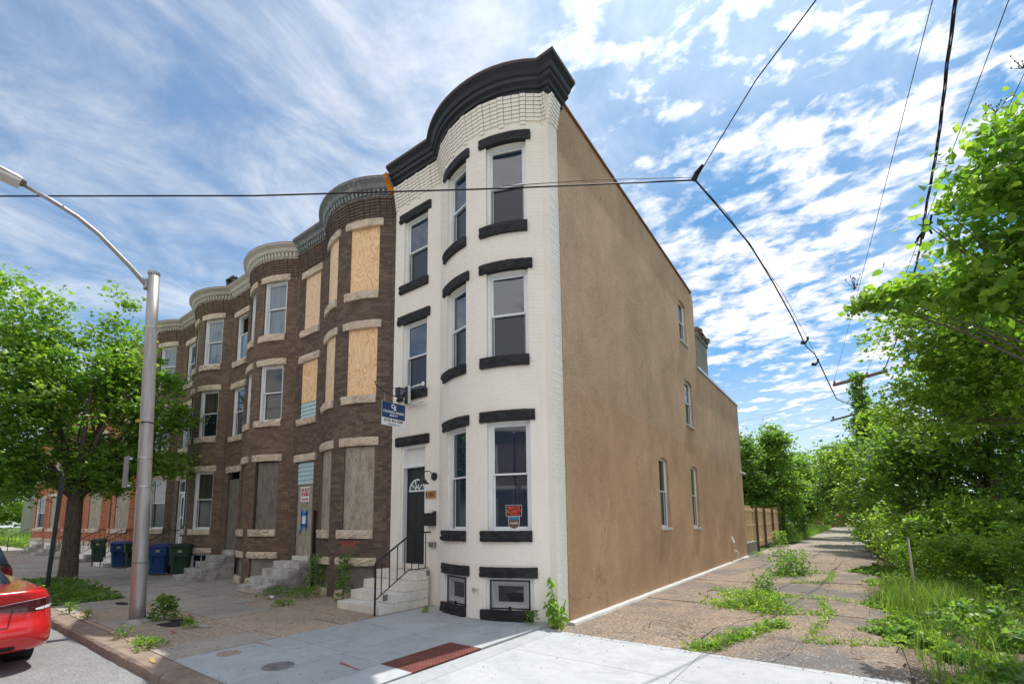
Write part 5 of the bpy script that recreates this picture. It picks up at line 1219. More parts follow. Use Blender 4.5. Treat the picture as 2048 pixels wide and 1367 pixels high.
# street maple
tree('leafy street maple in the earth strip between kerb and sidewalk', (-15.1, -3.4, 0), 2.7,
     [(-15.1, -3.6, 5.3, 2.3, 2.5, 2.4), (-15.2, -4.9, 5.6, 1.7, 1.6, 2.2), (-15.0, -4.6, 7.6, 1.3, 1.2, 1.2), (-14.8, -2.7, 7.3, 1.0, 1.0, 1.2), (-14.7, -2.2, 5.6, 1.5, 1.3, 1.9), (-14.4, -1.2, 3.75, 1.0, 1.2, .55), (-14.9, -2.6, 3.6, 1.4, 1.3, .8), (-15.4, -5.2, 3.4, 1.6, 1.5, 1.0), (-14.8, -2.8, 9.1, .35, .35, .8), (-15.2, -5.4, 8.6, .5, .5, .8), (-14.6, -1.5, 6.6, .7, .6, .5), (-14.5, -1.2, 5.3, .7, .6, .5), (-15.3, -5.1, 3.0, 1.4, 1.2, .7), (-15.6, -6.2, 4.2, 1.5, 1.2, 1.6), (-15.1, -2.9, 3.1, 1.2, 1.0, .5)],
     760, 56, .36, .115, 'leaf_maple', 3, tr=.22, shape='maple', name='street_tree', nlimb=22, group=None)
# lower arm seen right of the trunk, and weeds of the pit
pts = []
for i in range(2600):
    x = rng.uniform(-16.3, -9.9); d = math.exp(-((x + 13.4) / 2.8) ** 2); pts.append((x, rng.uniform(-4.58, -3.35), rng.uniform(.0, .06 + .26 * d * rng.random())))
tag(leaf_object('ground_cover', pts, .11, 21, 'leaf_deep', up=.4, kind='stuff'), 'low weeds covering the earth round the street tree', kind='stuff')
for nm, x, y, z, n_, rad, h, mat, lb in (
    ('weed', -8.45, -4.58, 0, 60, .13, .20, 'leaf_bright', 'bright weed growing from the kerb joint left of the lamp post'),
    ('weed', -6.05, -3.75, 0, 260, .22, .42, 'leaf_deep', 'bushy dark weed at the foot of the lamp post'),
    ('weed', -4.95, -3.75, 0, 60, .12, .16, 'leaf_bright', 'small weed right of the tar patch'),
    ('weed', -5.0, -4.58, 0, 50, .16, .16, 'leaf_deep', 'small weed tuft in the kerb joint just right of the lamp post'),
    ('weed', -4.25, -4.60, 0, 60, .16, .10, 'leaf_bright', 'flat weed in the kerb joint further right of the lamp post'),
    ('weed', -3.95, -4.58, 0, 90, .20, .13, 'leaf_bright', 'spreading weed in the kerb joint by the grey slab'),
    ('weed', -7.45, -4.52, 0, 40, .12, .14, 'leaf_bright', 'sparse weed at the kerb beside the red mark'),
    ('weed', -6.45, -.45, 0, 420, .34, .95, 'leaf_vine', 'tall leafy weed growing up the bow between steps and wall'),
    ('weed', -6.2, -.95, 0, 240, .45, .22, 'leaf_deep', 'low weeds at the foot of the dark brick bow'),
    ('weed', -6.95, -1.25, 0, 200, .42, .22, 'leaf_deep', 'low weeds right of the grey marble steps'),
    ('weed', -5.15, -.68, 0, 240, .20, .95, 'leaf_vine', 'upright weed in front of the cement filled basement window'),
    ('weed', -5.7, -1.75, 0, 110, .22, .10, 'leaf_bright', 'grass tuft on the sidewalk before the dark brick bow'),
    ('weed', -4.6, -1.0, 0, 50, .14, .10, 'leaf_bright', 'small tuft beside the lowest cream step'),
    ('weed', -2.55, -.62, 0, 26, .06, .08, 'leaf_bright', 'tiny weed at the corner of the left basement sill'),
    ('weed', -.27, -.40, -.0, 60, .12, .22, 'leaf_vine', 'small dark weed left of the pokeweed at the corner'),
    ('weed', 1.25, 18.6, -.08, 420, .45, 1.15, 'leaf_bright', 'bright bush by the low wall at the fence'),
    ('weed', .45, 17.4, -.08, 120, .35, .22, 'leaf_bright', 'low weeds at the end of the white base strip'),
    ):
    r = empty(nm, (x, y, z), lb, 'weed'); rs = np.random.RandomState(abs(hash(lb)) % 9999 if False else int(abs(x * 131 + y * 17)) + n_)
    t = rs.rand(n_) ** .8; a = rs.rand(n_) * 6.283; rr_ = rad * (1 - .55 * t) * np.sqrt(rs.rand(n_)) * 1.3
    P = np.stack([x + rr_ * np.cos(a), np.minimum(y + rr_ * np.sin(a), 9e9), z + .02 + h * t], 1)
    mb = MB()
    for k in range(5):
        an = rng.random() * 6.28; mb.tube([(x, y, z), (x + rad * .25 * math.cos(an), y + rad * .25 * math.sin(an), z + h * .5), (x + rad * .5 * math.cos(an), y + rad * .5 * math.sin(an), z + h * .95)], [.006, .005, .002], 4, cap=False)
    mb.build('stem', 'leaf_deep', r, kind='stuff'); leaf_object('foliage', np.concatenate([P, P + rs.normal(size=P.shape) * .03 * np.array([1, 1, .4])]), .062 if h > .3 else .042, 5 + n_, mat, r, kind='stuff', up=.5)
# pokeweed at the corner: leaves one by one
pk = empty('pokeweed', (.12, -.22, -.05), 'bright green pokeweed growing at the corner where white brick meets stucco', 'plant')
lf = MB(); lf.poly([(0, 0, 0), (.045, .05, .012), (.04, .10, .008), (0, .15, -.02)]); lf.poly([(0, 0, 0), (0, .15, -.02), (-.04, .10, .008), (-.045, .05, .012)])
LM = []
for k in range(3):
    lf.t = [.45 + .2 * k] * 2; LM.append(lf.mesh('leaf', 'leaf_big'))
stems = [[(.12, -.22, -.06), (.10, -.22, .25), (.02, -.22, .55), (-.02, -.22, .78)], [(.12, -.22, -.06), (.2, -.2, .2), (.27, -.2, .42)], [(.12, -.25, -.06), (.08, -.30, .2), (.02, -.34, .38)], [(.12, -.2, -.06), (-.02, -.2, .2), (-.14, -.22, .36)]]
mb = MB()
for s in stems: mb.tube(s, [.012, .010, .008, .004][:len(s)], 6)
mb.build('stem', 'leaf_bright', pk, kind='stuff')
for i in range(74):
    s = stems[0] if i % 2 == 0 else stems[1 + (i // 2) % 3]; t = rng.uniform(.25, 1) * (len(s) - 1); k = min(int(t), len(s) - 2); p = Vector(s[k]).lerp(Vector(s[k + 1]), t - k)
    o = D.objects.new('leaf', LM[i % 3]); C.objects.link(o); o.parent = pk; o.matrix_parent_inverse = pk.matrix_basis.inverted()
    o.location = p; o.rotation_euler = (rng.uniform(-1.15, -.1), rng.uniform(-.5, .5), rng.uniform(0, 6.28)); sc = rng.uniform(.7, 1.35) * (1 - .35 * (p.z / .8)); o.scale = (sc, sc, sc)

# alley weeds: joints and clumps
def strip_weeds(pts, w, n_, h, size, mat, label, seed):
    rs = np.random.RandomState(seed); P = []
    for i in range(n_):
        t = rs.rand() * (len(pts) - 1); k = int(t); f = t - k; a, b = pts[k], pts[min(k + 1, len(pts) - 1)]
        P.append((a[0] + (b[0] - a[0]) * f + rs.normal() * w, a[1] + (b[1] - a[1]) * f + rs.normal() * w, -.085 + rs.rand() ** 1.6 * h))
    P = np.array(P); P = np.concatenate([P, P + rs.normal(size=P.shape) * np.array([.04, .04, .012])]); P[:, 2] = np.maximum(P[:, 2], -.085)
    return tag(leaf_object('weed_strip', P, size * .72, seed, mat, up=.4), label, kind='stuff')
def joint(i, j, i2, j2): return [nodes[(i, j)], nodes[(i2, j2)]]
strip_weeds([(2.25, -.2), (2.45, .1), (2.6, .7), (2.75, 1.2), (2.95, 1.9), (3.1, 2.1)], .07, 900, .14, .06, 'leaf_bright', 'band of weeds along the crack near the alley mouth', 31)
strip_weeds([(1.9, 3.4), (2.3, 4.3), (2.6, 4.0), (2.75, 3.2)], .20, 1700, .30, .07, 'leaf_bright', 'broad grassy patch in the middle of the alley paving', 32)
strip_weeds([(2.3, 5.5), (2.35, 6.2)], .12, 420, .45, .07, 'leaf_deep', 'dark upright weed behind the grassy patch', 33)
strip_weeds([(2.2, 9.6), (2.5, 10.4), (2.6, 10.9)], .24, 1100, .75, .09, 'leaf_deep', 'tall clump of weeds in the centre of the alley', 34)
for k, (i, j, i2, j2) in enumerate(((3, 1, 3, 2), (3, 2, 3, 3), (2, 2, 3, 2), (2, 3, 3, 3), (2, 4, 3, 4), (3, 3, 4, 3), (3, 1, 4, 1), (1, 2, 2, 2), (1, 3, 2, 3), (2, 5, 3, 5), (3, 4, 3, 5))):
    strip_weeds(joint(i, j, i2, j2), .05, 170, .09, .05, 'leaf_bright', ['weeds in the alley crack, nearest right side joint', 'weeds in the alley crack, second joint along the right side', 'weeds in the cross joint near the grassy patch', 'weeds in the cross joint behind the grassy patch', 'weeds in the cross joint before the tall clump', 'thin weeds running to the right bank in mid alley', 'thin weeds running to the right bank near the alley mouth', 'sparse weeds left of the grassy patch', 'sparse weeds left behind the grassy patch', 'sparse weeds beside the tall alley clump', 'weeds in the far right joint of the alley'][k], 50 + k)
# green bank on the right: rough grass and herbs
rs = np.random.RandomState(8)
def field(n_, fx, y0, y1, h, size, mat, seed, shape='leaf', hf=None):
    rs = np.random.RandomState(seed); y = y0 + (y1 - y0) * rs.rand(n_) ** 1.25; x = fx(y, rs); z = -.12 + rs.rand(n_) ** 1.4 * (hf(x, y, rs) if hf else h)
    if shape == 'blade': z = np.full(n_, -.13)
    return leaf_object('ground_cover', np.stack([x, y, z], 1), size, seed, mat, up=.35, shape=shape, kind='stuff')
wob = lambda y: 4.55 + .28 * np.sin(y * 1.9) + .2 * np.sin(y * .83 + 1) + np.where(y < 1.0, .25, 0)
hill = lambda x, y, rs: .10 + .62 * np.clip((x - wob(y)) / 1.6, 0, 1) * (.35 + .65 * (np.sin(x * 2.1 + y * 1.3) * .5 + .5) * (np.sin(x * 5.1 - y * 3.3) * .35 + .65)) + .12
for i_, (ncl_, per_, sz_, mt_, sd_) in enumerate(((520, 70, .070, 'leaf_bright', 61), (300, 60, .095, 'leaf_vine', 62), (200, 60, .06, 'leaf_deep', 63))):
    rs = np.random.RandomState(sd_); yy_ = -.25 + 14 * rs.rand(ncl_) ** 1.35; xx_ = wob(yy_) + rs.rand(ncl_) ** 1.25 * 7.0
    hh_ = (.10 + .55 * np.clip((xx_ - wob(yy_)) / 1.3, 0, 1) * rs.rand(ncl_) ** 1.3) * (1 if i_ < 2 else .8); rr_ = rs.uniform(.10, .30, ncl_)
    kk_ = np.repeat(np.arange(ncl_), rs.poisson(per_, ncl_)); aa_ = rs.rand(len(kk_)) * 6.283; tt_ = rs.rand(len(kk_)) ** .8; q_ = np.sqrt(rs.rand(len(kk_))) * rr_[kk_] * (1.15 - .6 * tt_)
    o = leaf_object('ground_cover', np.stack([xx_[kk_] + q_ * np.cos(aa_), yy_[kk_] + q_ * np.sin(aa_), -.12 + hh_[kk_] * tt_], 1), sz_, sd_, mt_, up=.35, kind='stuff')
    tag(o, ['bright herbs covering the bank right of the alley', 'broad leaved weeds among the bright herbs on the right bank', 'fine dark weeds filling the right bank'][i_], kind='stuff')
o = leaf_object('tall_grass', np.stack([5.25 + rs.normal(size=3600) * .36, 5.2 + rs.normal(size=3600) * .75, np.full(3600, -.12)], 1), .44, 63, 'grass_blade', jitter=.75, shape='blade', kind='stuff'); tag(o, 'tall upright grass on the right bank', kind='stuff')
o = leaf_object('tall_grass', np.stack([4.7 + rs.rand(8000) * 6, .0 + rs.rand(8000) ** 1.2 * 13, np.full(8000, -.12)], 1), .30, 64, 'grass_blade', jitter=.8, shape='blade', kind='stuff'); tag(o, 'scattered grass stems over the right bank', kind='stuff')
mb = MB(); P = []
for i in range(30):
    y = -.3 + i * .9; P.append([(4.6 + k * .9, y, -.134 + rng.uniform(0, .05) + k * .012) for k in range(14)])
mb.grid(P); tag(mb.build('bank', 'soil'), 'earth bank right of the alley', kind='structure')
mb = MB(); mb.poly([(-.6, 31, -.09), (.95, 31, -.09), (1.9, 110, -.09), (-14, 110, -.09)]); tag(mb.build('verge', 'grass_ground'), 'grass verge left of the far alley', kind='structure')
rs = np.random.RandomState(9); y = 33 + rs.rand(9000) * 45; o = leaf_object('tall_grass', np.stack([.9 + (y - 33) * .012 - rs.rand(9000) ** 1.3 * 4.0, y, np.full(9000, -.1)], 1), .75, 65, 'grass_blade', shape='blade', kind='stuff'); tag(o, 'bright grass verge on the left of the far alley', kind='stuff')
# near tree with big leaves, right edge of frame; the nearest leaves are single objects
nt_ = empty('tree', (7.6, 3.2, -.1), 'broad leaved tree leaning in from the right edge with large bright leaves', 'tree')
blobsN = [(6.55, 2.5, 6.9, .75, .7, .75), (6.2, 2.3, 6.2, .8, .7, .6), (6.7, 2.4, 5.5, 1.0, .8, .6), (7.4, 2.8, 7.4, 1.1, .9, .9), (7.3, 2.6, 6.0, 1.2, .9, 1.2), (5.35, 2.3, 5.15, .75, .5, .32), (6.2, 2.5, 5.0, .8, .7, .4), (7.3, 2.7, 4.4, .9, .8, 1.0)]
cs, pts = cluster_points(blobsN, 230, 15, .32, 71)
mb = MB(); F = Vector((7.6, 3.2, 3.0)); mb.tube([(7.6, 3.2, -.2), (7.62, 3.2, 1.5), F], [.16, .13, .11], 10)
for i in range(46):
    e = Vector(cs[i]); mid = F.lerp(e, .5) + Vector((0, 0, .25)); mb.tube([F, mid, e], [.028, .016, .006], 6, cap=False)
for e in ((4.55, 2.15, 5.28), (5.5, 2.2, 6.15), (6.25, 2.0, 7.3)):
    e = Vector(e); mid = F.lerp(e, .6) + Vector((0, 0, .15)); mb.tube([F, mid, e], [.028, .016, .006], 6, cap=False)
mb.build('trunk', 'bark_grey', nt_, smooth=True)
bl = MB(); O6 = [(0, 0, 0), (.36, .22, .10), (.42, .55, .09), (.24, .88, .03), (0, 1.1, -.08), (0, .5, -.03)]
bl.poly([O6[0], O6[1], O6[2], O6[3], O6[4], O6[5]]); bl.poly([O6[0], O6[5], O6[4]] + [(-p[0], p[1], p[2]) for p in (O6[3], O6[2], O6[1])])
BL = []
for k in range(5): bl.t = [.2 + .18 * k] * 2; BL.append(bl.mesh('leaf', 'leaf_big'))
dist = ((pts - np.array([4.19, -7.03, 1.73])) ** 2).sum(1); order = np.argsort(dist)
for i in order[:300]:
    o = D.objects.new('leaf', BL[int(i) % 5]); C.objects.link(o); o.parent = nt_; o.matrix_parent_inverse = nt_.matrix_basis.inverted()
    o.location = pts[i]; s = rng.uniform(.10, .17); o.scale = (s, s, s); o.rotation_euler = (rng.uniform(-1.3, .2), rng.uniform(-.6, .6), rng.uniform(0, 6.28))
leaf_object('crown', pts[order[300:]], .15, 72, 'leaf_big', nt_, kind='stuff', up=.3)
cs2, pts2 = cluster_points(blobsN, 210, 34, .32, 75); leaf_object('crown', pts2, .10, 76, 'leaf_big', nt_, kind='stuff', up=.4)
cs3, p3_ = cluster_points([(5.0, 2.3, 5.25, .62, .35, .16), (4.7, 2.2, 5.1, .3, .25, .12)], 26, 26, .16, 77); leaf_object('crown', p3_, .10, 78, 'leaf_bright', nt_, kind='stuff', up=.4)
for e in ((4.5, 2.1, 5.4), (6.30, 1.95, 7.45), (6.62, 1.95, 7.95)):
    mb = MB()
    for k in range(9):
        q = Vector(e) + Vector((rng.uniform(-.12, .12), rng.uniform(-.08, .08), rng.uniform(.02, .26))); mb.tube([e, q], [.006, .002], 4); mb.lathe([(.004, 0), (.012, .01), (.003, .03)], tuple(q), 5)
    mb.build('seed_head', 'dark_post', nt_)
# trees along the right side of the alley
RT = [
 ('tall feathery tree behind the big leaved tree on the right', (9.6, 10.2, -.1), 3.4, [(6.6, 9.0, 6.3, 1.9, 1.5, 2.0), (7.6, 9.5, 5.6, 2.2, 1.6, 1.9), (6.0, 9.4, 4.5, 1.4, 1.3, 1.1), (8.3, 9.0, 7.0, 2.0, 1.6, 1.8)], 400, 52, .40, .12, 'leaf_bright'),
 ('dense dark tree to the right of the alley bend', (8.0, 14.6, -.1), 2.4, [(7.2, 14.2, 4.0, 2.4, 2.0, 2.4), (6.0, 14.0, 2.9, 1.7, 1.8, 1.7), (8.4, 14, 6.2, 2.2, 2.0, 2.0), (5.6, 15.5, 3.8, 1.2, 1.5, 1.4)], 420, 50, .45, .14, 'leaf_deep'),
 ('light green tree beside the vine covered utility pole', (5.9, 24.5, -.1), 2.5, [(5.9, 23.5, 5.6, 1.5, 1.4, 2.0), (4.9, 23.0, 4.4, 1.3, 1.4, 1.7), (7.0, 24.0, 4.6, 1.8, 1.6, 2.2), (4.7, 22.0, 3.0, 1.2, 1.6, 1.3), (3.6, 24.5, 4.8, .9, 1.2, 1.2)], 420, 46, .46, .16, 'leaf_bright'),
 ('tree overhanging the alley just past the utility pole', (4.9, 29.0, -.1), 2.2, [(3.9, 28.5, 4.3, 1.4, 1.8, 2.2), (5.0, 29.5, 3.2, 1.9, 1.8, 1.8), (3.2, 29.5, 3.2, 1.1, 1.5, 1.2)], 300, 46, .5, .18, 'leaf_deep'),
 ('arching light tree over the alley at the bend', (5.2, 40.0, -.1), 3.0, [(3.6, 39, 5.2, 1.9, 2.4, 2.4), (5.2, 40, 4.0, 2.5, 2.4, 2.6), (4.0, 44, 3.8, 1.6, 2, 1.8)], 280, 46, .6, .22, 'leaf_bright'),
 ('broad shady tree filling the bank behind the feathery one', (11.0, 16.5, -.1), 3.0, [(10.0, 15.5, 5.0, 3.0, 2.0, 3.5), (12.5, 16, 4.5, 3.5, 2.5, 4.0), (9.0, 17, 2.4, 2.6, 2.0, 2.2), (12.0, 15, 1.6, 3.0, 2, 1.6)], 420, 46, .6, .19, 'leaf_deep'),
 ('distant dark trees closing the end of the alley, right side', (6.0, 62.0, -.1), 3.0, [(5.5, 60, 5.0, 3.5, 4, 4.5), (3.9, 66, 6.2, 3.0, 4, 3.0), (2.4, 88, 2.2, 3.5, 1.5, 2.6)], 300, 46, .8, .3, 'leaf_deep')]
for i, (lb, base, fk, blobs, ncl, per, cr, ls, mt_) in enumerate(RT):
    tree(lb, base, fk, blobs, ncl, per, cr, ls, mt_, 100 + i * 3, tr=.16, group='trees along the right of the alley', nlimb=14)
LT = [
 ('tall tree with pointed top behind the wooden fence', (-.2, 34.5, -.1), 3.0, [(-.3, 34.0, 6.6, 1.1, 1.3, 2.6), (-1.6, 34.0, 5.2, 1.8, 1.8, 2.6), (.1, 33.6, 3.6, 1.5, 1.5, 2.0)], 330, 50, .5, .19, 'leaf_maple'),
 ('round tree right behind the rear corner of the house', (-2.6, 31.5, -.1), 3.0, [(-2.4, 31.0, 5.6, 1.6, 1.8, 2.6), (-2.0, 31.5, 3.2, 2.0, 1.8, 2.2)], 280, 50, .5, .19, 'leaf_deep'),
 ('lower bright tree left of the alley bend', (.6, 41.0, -.1), 2.4, [(.7, 40.0, 5.0, 1.6, 2.0, 2.6), (1.2, 40.5, 2.8, 1.3, 2.0, 1.8), (-.8, 41, 4.5, 2.0, 2.0, 2.6)], 300, 46, .6, .22, 'leaf_bright'),
 ('dark trees far left of the alley end', (-1.5, 58.0, -.1), 3.0, [(-1.5, 58, 5, 3.8, 4, 4.6), (-.2, 70, 4.5, 2.4, 4, 3.6)], 230, 46, .8, .3, 'leaf_deep')]
for i, (lb, base, fk, blobs, ncl, per, cr, ls, mt_) in enumerate(LT):
    tree(lb, base, fk, blobs, ncl, per, cr, ls, mt_, 140 + i * 3, tr=.17, group='trees behind the fence', nlimb=14)
# vine hedge and understory on the right
HB = [('vine covered hedge along the alley, nearest mass', (6.6, 9.0, -.1), [(5.9, 8.6, .65, 1.0, .9, .62), (7.0, 8.3, .85, 1.3, .9, .75), (8.4, 8.0, .9, 1.4, 1.0, .8)], 230, 46, .25, .085, 'leaf_bright'),
      ('dark vine bush behind the hedge', (6.6, 12.5, -.1), [(5.8, 12.0, .9, 1.1, 1.2, .9), (7.6, 12, 1.2, 2.0, 1.2, 1.1), (6.8, 11.6, 1.5, 1.3, .8, .7)], 240, 46, .32, .11, 'leaf_bright'),
      ('shrubs overhanging the right edge of the alley by the bend', (5.4, 19, -.1), [(5.2, 19.5, 1.1, .9, 1.6, 1.1), (5.9, 17, 1.2, 1.0, 1.6, 1.2), (5.0, 24, 1.2, .8, 2.0, 1.2)], 240, 44, .35, .12, 'leaf_bright'),
      ('undergrowth beneath the trees left of the alley bend', (-.6, 36, -.1), [(-1.0, 34.5, .9, 1.6, 1.5, 1.0), (-.4, 40, 1.0, 1.3, 3.0, 1.1)], 200, 44, .45, .15, 'leaf_deep')]
for i, (lb, base, blobs, ncl, per, cr, ls, mt_) in enumerate(HB):
    r = empty('shrub', base, lb, 'shrub', 'shrubs along the alley'); cs, pts = cluster_points(blobs, ncl, per, cr, 170 + i); pts = pts[pts[:, 2] > -.12]
    mb = MB()
    for k in range(30): e = cs[k]; mb.tube([(e[0] + rng.uniform(-.2, .2), e[1], -.1), (e[0], e[1], e[2])], [.012, .005], 4, cap=False)
    mb.build('stem', 'bark', r, kind='stuff'); leaf_object('foliage', pts, ls, 180 + i, mt_, r, kind='stuff')
# young tree of heaven on the bank with a pinnate crown, plus the old fence post
sm = empty('sapling', (5.25, 8.2, -.1), 'young pinnate leaved sapling standing up from the hedge', 'sapling')
mb = MB(); mb.tube([(5.25, 8.2, -.1), (5.27, 8.2, .8), (5.25, 8.2, 1.55)], [.03, .022, .012], 6); mb.build('stem', 'bark_grey', sm)
P = []
for k in range(14):
    a = k * 2.4; L_ = rng.uniform(.45, .75); zz_ = 1.5 - (k % 7) * .09
    for q in range(22):
        t = q / 21.; P.append((5.25 + math.cos(a) * L_ * t + rng.uniform(-.05, .05), 8.2 + math.sin(a) * L_ * t + rng.uniform(-.05, .05), zz_ + .35 * t - .55 * t * t))
leaf_object('foliage', P, .12, 190, 'leaf_big', sm, kind='stuff', up=1.2)
pst = empty('fence_post', (5.2, 7.1, -.1), 'thin grey metal post standing in the hedge', 'post'); mb = MB(); mb.tube([(5.2, 7.1, -.2), (5.17, 7.1, 1.2)], .028, 8); mb.build('tube', 'silver_metal', pst); mb = MB(); mb.lathe([(.034, 0), (.034, .03), (.01, .05)], (5.17, 7.1, 1.2), 8); mb.build('cap', 'grey_metal', pst)

# ---------------------------------------------------------------- utility pole, wires
up_ = empty('utility_pole', (5.0, 22.6, -.1), 'wooden utility pole smothered in climbing vines with a tilted crossarm', 'utility pole')
mb = MB(); mb.tube([(5.0, 22.6, -.2), (5.02, 22.6, 4.5), (5.0, 22.6, 9.0)], [.16, .14, .11], 10); mb.build('pole', 'bark', up_)
mb = MB(); mb.hexa([(3.88, 22.50, 8.60), (6.18, 22.50, 8.93), (6.18, 22.62, 8.93), (3.88, 22.62, 8.60), (3.86, 22.50, 8.74), (6.16, 22.50, 9.07), (6.16, 22.62, 9.07), (3.86, 22.62, 8.74)]); mb.build('crossarm', 'faded_wood', up_)
mb = MB(); mb.hexa([(3.62, 22.50, 6.75), (5.0, 22.50, 7.0), (5.0, 22.58, 7.0), (3.62, 22.58, 6.75), (3.62, 22.50, 6.82), (5.0, 22.50, 7.08), (5.0, 22.58, 7.08), (3.62, 22.58, 6.82)]); mb.build('crossarm', 'faded_wood', up_)
for (x, z) in ((3.95, 8.76), (5.35, 8.95), (6.05, 9.06), (3.75, 6.85)):
    mb = MB(); mb.lathe([(.02, 0), (.06, .03), (.04, .06), (.065, .09), (.05, .14), (.02, .16)], (x, 22.56, z), 10); mb.build('insulator', 'grey_metal', up_)
cs, pts = cluster_points([(5.0, 22.5, 7.9, .38, .38, 1.0), (5.05, 22.5, 6.4, .5, .5, 1.2), (4.9, 22.5, 8.7, .3, .3, .45), (4.95, 22.5, 4.6, .7, .7, 1.6), (4.9, 22.4, 2.6, .8, .8, 1.6)], 300, 42, .24, 201)
leaf_object('vine', pts, .13, 202, 'leaf_vine', up_, kind='stuff', up=.2)
def sag(a, b, s, n=14):
    a, b = Vector(a), Vector(b); return [tuple(a.lerp(b, i / n) - Vector((0, 0, s * 4 * (i / n) * (1 - i / n)))) for i in range(n + 1)]
def cable(label, pts, r, mat='wire', twist=0, wr=None):
    o = MB()
    if twist:
        P = [Vector(p) for p in pts]; fine = []
        for i in range(len(P) - 1):
            for k in range(10): fine.append(P[i].lerp(P[i + 1], k / 10))
        for ph in (0, 2.1, 4.2):
            o.tube([(p.x + r * 1.1 * math.cos(i * twist + ph), p.y, p.z + r * 1.1 * math.sin(i * twist + ph)) for i, p in enumerate(fine)], r * .75, 5, cap=False)
    else: o.tube(pts, r, 6)
    return tag(o.build('overhead_wire', mat), label, 'wire', 'overhead wires')
J = (2.45, .80, 7.5)
cable('overhead cable crossing in front of the facades from the left', [(-26.0, -19.2, 7.9), (-15.5, -11.8, 7.62), (-7.5, -6.2, 7.5), (-3.9, -3.55, 7.47), (-.3, -1.08, 7.46), J], .013)
cable('thin messenger wire lying along the crossing cable', [(-.3, -1.08, 7.50), (1.0, -.2, 7.56), (2.43, .80, 7.56)], .006)
cable('overhead cable running up to the top edge from the junction', [J, (3.6, -.62, 7.5), (4.32, -1.3, 7.5), (6.6, -4.2, 7.7), (12, -12, 8.3)], .009)
cable('dark service cable dropping from the junction towards the vine covered pole', [J, (2.62, 1.6, 7.42), (2.9, 3.2, 7.36), (3.1, 5.0, 7.22), (3.3, 7.2, 7.05), (3.45, 8.9, 6.78), (3.62, 10.1, 6.82), (3.7, 12, 6.9), (3.85, 15.5, 7.0), (4.0, 19, 7.15), (4.75, 22.5, 7.35)], .016)
cable('thin messenger wire above the service cable', [J, (2.7, 2.0, 7.46), (3.2, 5.8, 7.30), (3.52, 9.6, 7.10), (3.72, 12.5, 6.98), (4.0, 19, 7.2), (4.8, 22.5, 7.4)], .006)
jn = empty('cable_clamp', J, 'cable junction clamp where the overhead lines meet', 'clamp')
mb = MB(); mb.tube([(2.43, .75, 7.46), (2.50, .72, 7.55), (2.62, .62, 7.58)], [.05, .045, .02], 8); mb.build('clamp_body', 'wire', jn)
for (x, y, z, lb) in ((3.66, 10.9, 6.80, 'spiky cable clamp hanging low on the service cable'), (3.5, 9.3, 7.08, 'small clamp on the messenger wire')):
    cl_ = empty('cable_clamp', (x, y, z), lb, 'clamp'); mb = MB(); mb.tube([(x - .18, y, z - .04), (x - .08, y, z - .08), (x, y, z)], [.06, .05, .02], 6); mb.box(x - .03, x + .03, y - .05, y + .05, z + .02, z + .09); mb.build('clamp_body', 'wire', cl_)
cable('thick twisted power cable running along the right of the alley', [(5.45 + 2.05 * t - 1.45 * t * t + .012 * math.sin(t * 40), -6.0 + 28.4 * t, 8.95 - 1.7 * t + 1.85 * t * t) for t in [k / 28. for k in range(29)]], .015, 'wire', twist=.22)
cable('thin wire to the left end of the crossarm', sag((6.25, -6.0, 9.1), (3.95, 22.5, 8.92), .12), .006)
cable('thin wire to the middle of the crossarm', sag((6.9, -4.0, 9.1), (5.35, 22.5, 9.1), .15), .007)
cable('thin wire at the far right passing the tree top', sag((7.6, -4.0, 9.4), (5.9, 22.5, 9.2), .30), .006)
for i, (z0, x1, y1, z1) in enumerate(((8.3, -9, 30, 8.0), (7.0, -9, 31, 6.4), (5.6, -9, 32, 5.6), (4.9, -9, 32, 4.7))):
    cable('rear yard wire number ordered from the top: ' + ['highest', 'second', 'third', 'lowest'][i], sag((4.9, 22.6, z0), (x1, y1, z1), .25), .009 if i else .006)
sp_ = empty('cable_clamp', (6.0, 6.2, 8.2), 'tangled splice on the thick twisted cable above the trees', 'clamp')
mb = MB(); 
for k in range(7): mb.tube([(5.98 + rng.uniform(-.12, .12), 5.6 + k * .18, 8.05 + rng.uniform(-.12, .08)), (5.98 + rng.uniform(-.12, .12), 5.9 + k * .18, 8.0 + rng.uniform(-.15, .08))], .022, 5)
mb.build('clamp_body', 'wire', sp_)

# ---------------------------------------------------------------- fence and low wall behind the house
fn = empty('wooden_fence', (-.2, 24, 0), 'new plank fence with dark posts behind the stucco house', 'fence')
yy = 17.7
while yy < 31.6:
    if not (20.9 < yy < 21.15):
        mb = MB(); h_ = 2.28 + (0.06 if yy < 21 else 0) + rng.uniform(-.015, .015); x_ = -.22 + rng.uniform(-.004, .004)
        if 20.4 < yy < 21.4: h_ -= .12
        mb.box(x_, x_ + .02, yy + .004, yy + .142, .12, h_); mb.build('plank', 'new_lumber', fn)
    yy += .15
for z in (.38, 1.28, 2.05):
    for (a, b) in ((17.7, 21.6), (21.7, 24.4), (24.6, 27.9), (28.1, 31.5)):
        mb = MB(); mb.box(-.20, -.155, a, b, z, z + .09); mb.build('rail', 'new_lumber', fn)
for y in (21.65, 24.5, 28.0, 31.6):
    mb = MB(); mb.box(-.16, -.05, y - .055, y + .055, -.1, 2.34); mb.build('post', 'dark_post', fn)
mb = MB(); mb.box(-.16, -.06, 31.55, 31.65, 2.34, 2.44); mb.box(-2.6, -.06, 31.56, 31.64, 2.36, 2.44); mb.build('rail', 'new_lumber', fn)
mb = MB(); mb.box(-.30, .02, 17.55, 20.4, -.15, .52); tag(bevel(mb.build('low_wall', 'concrete_block'), .02), 'short grey concrete wall between house corner and fence', 'wall')

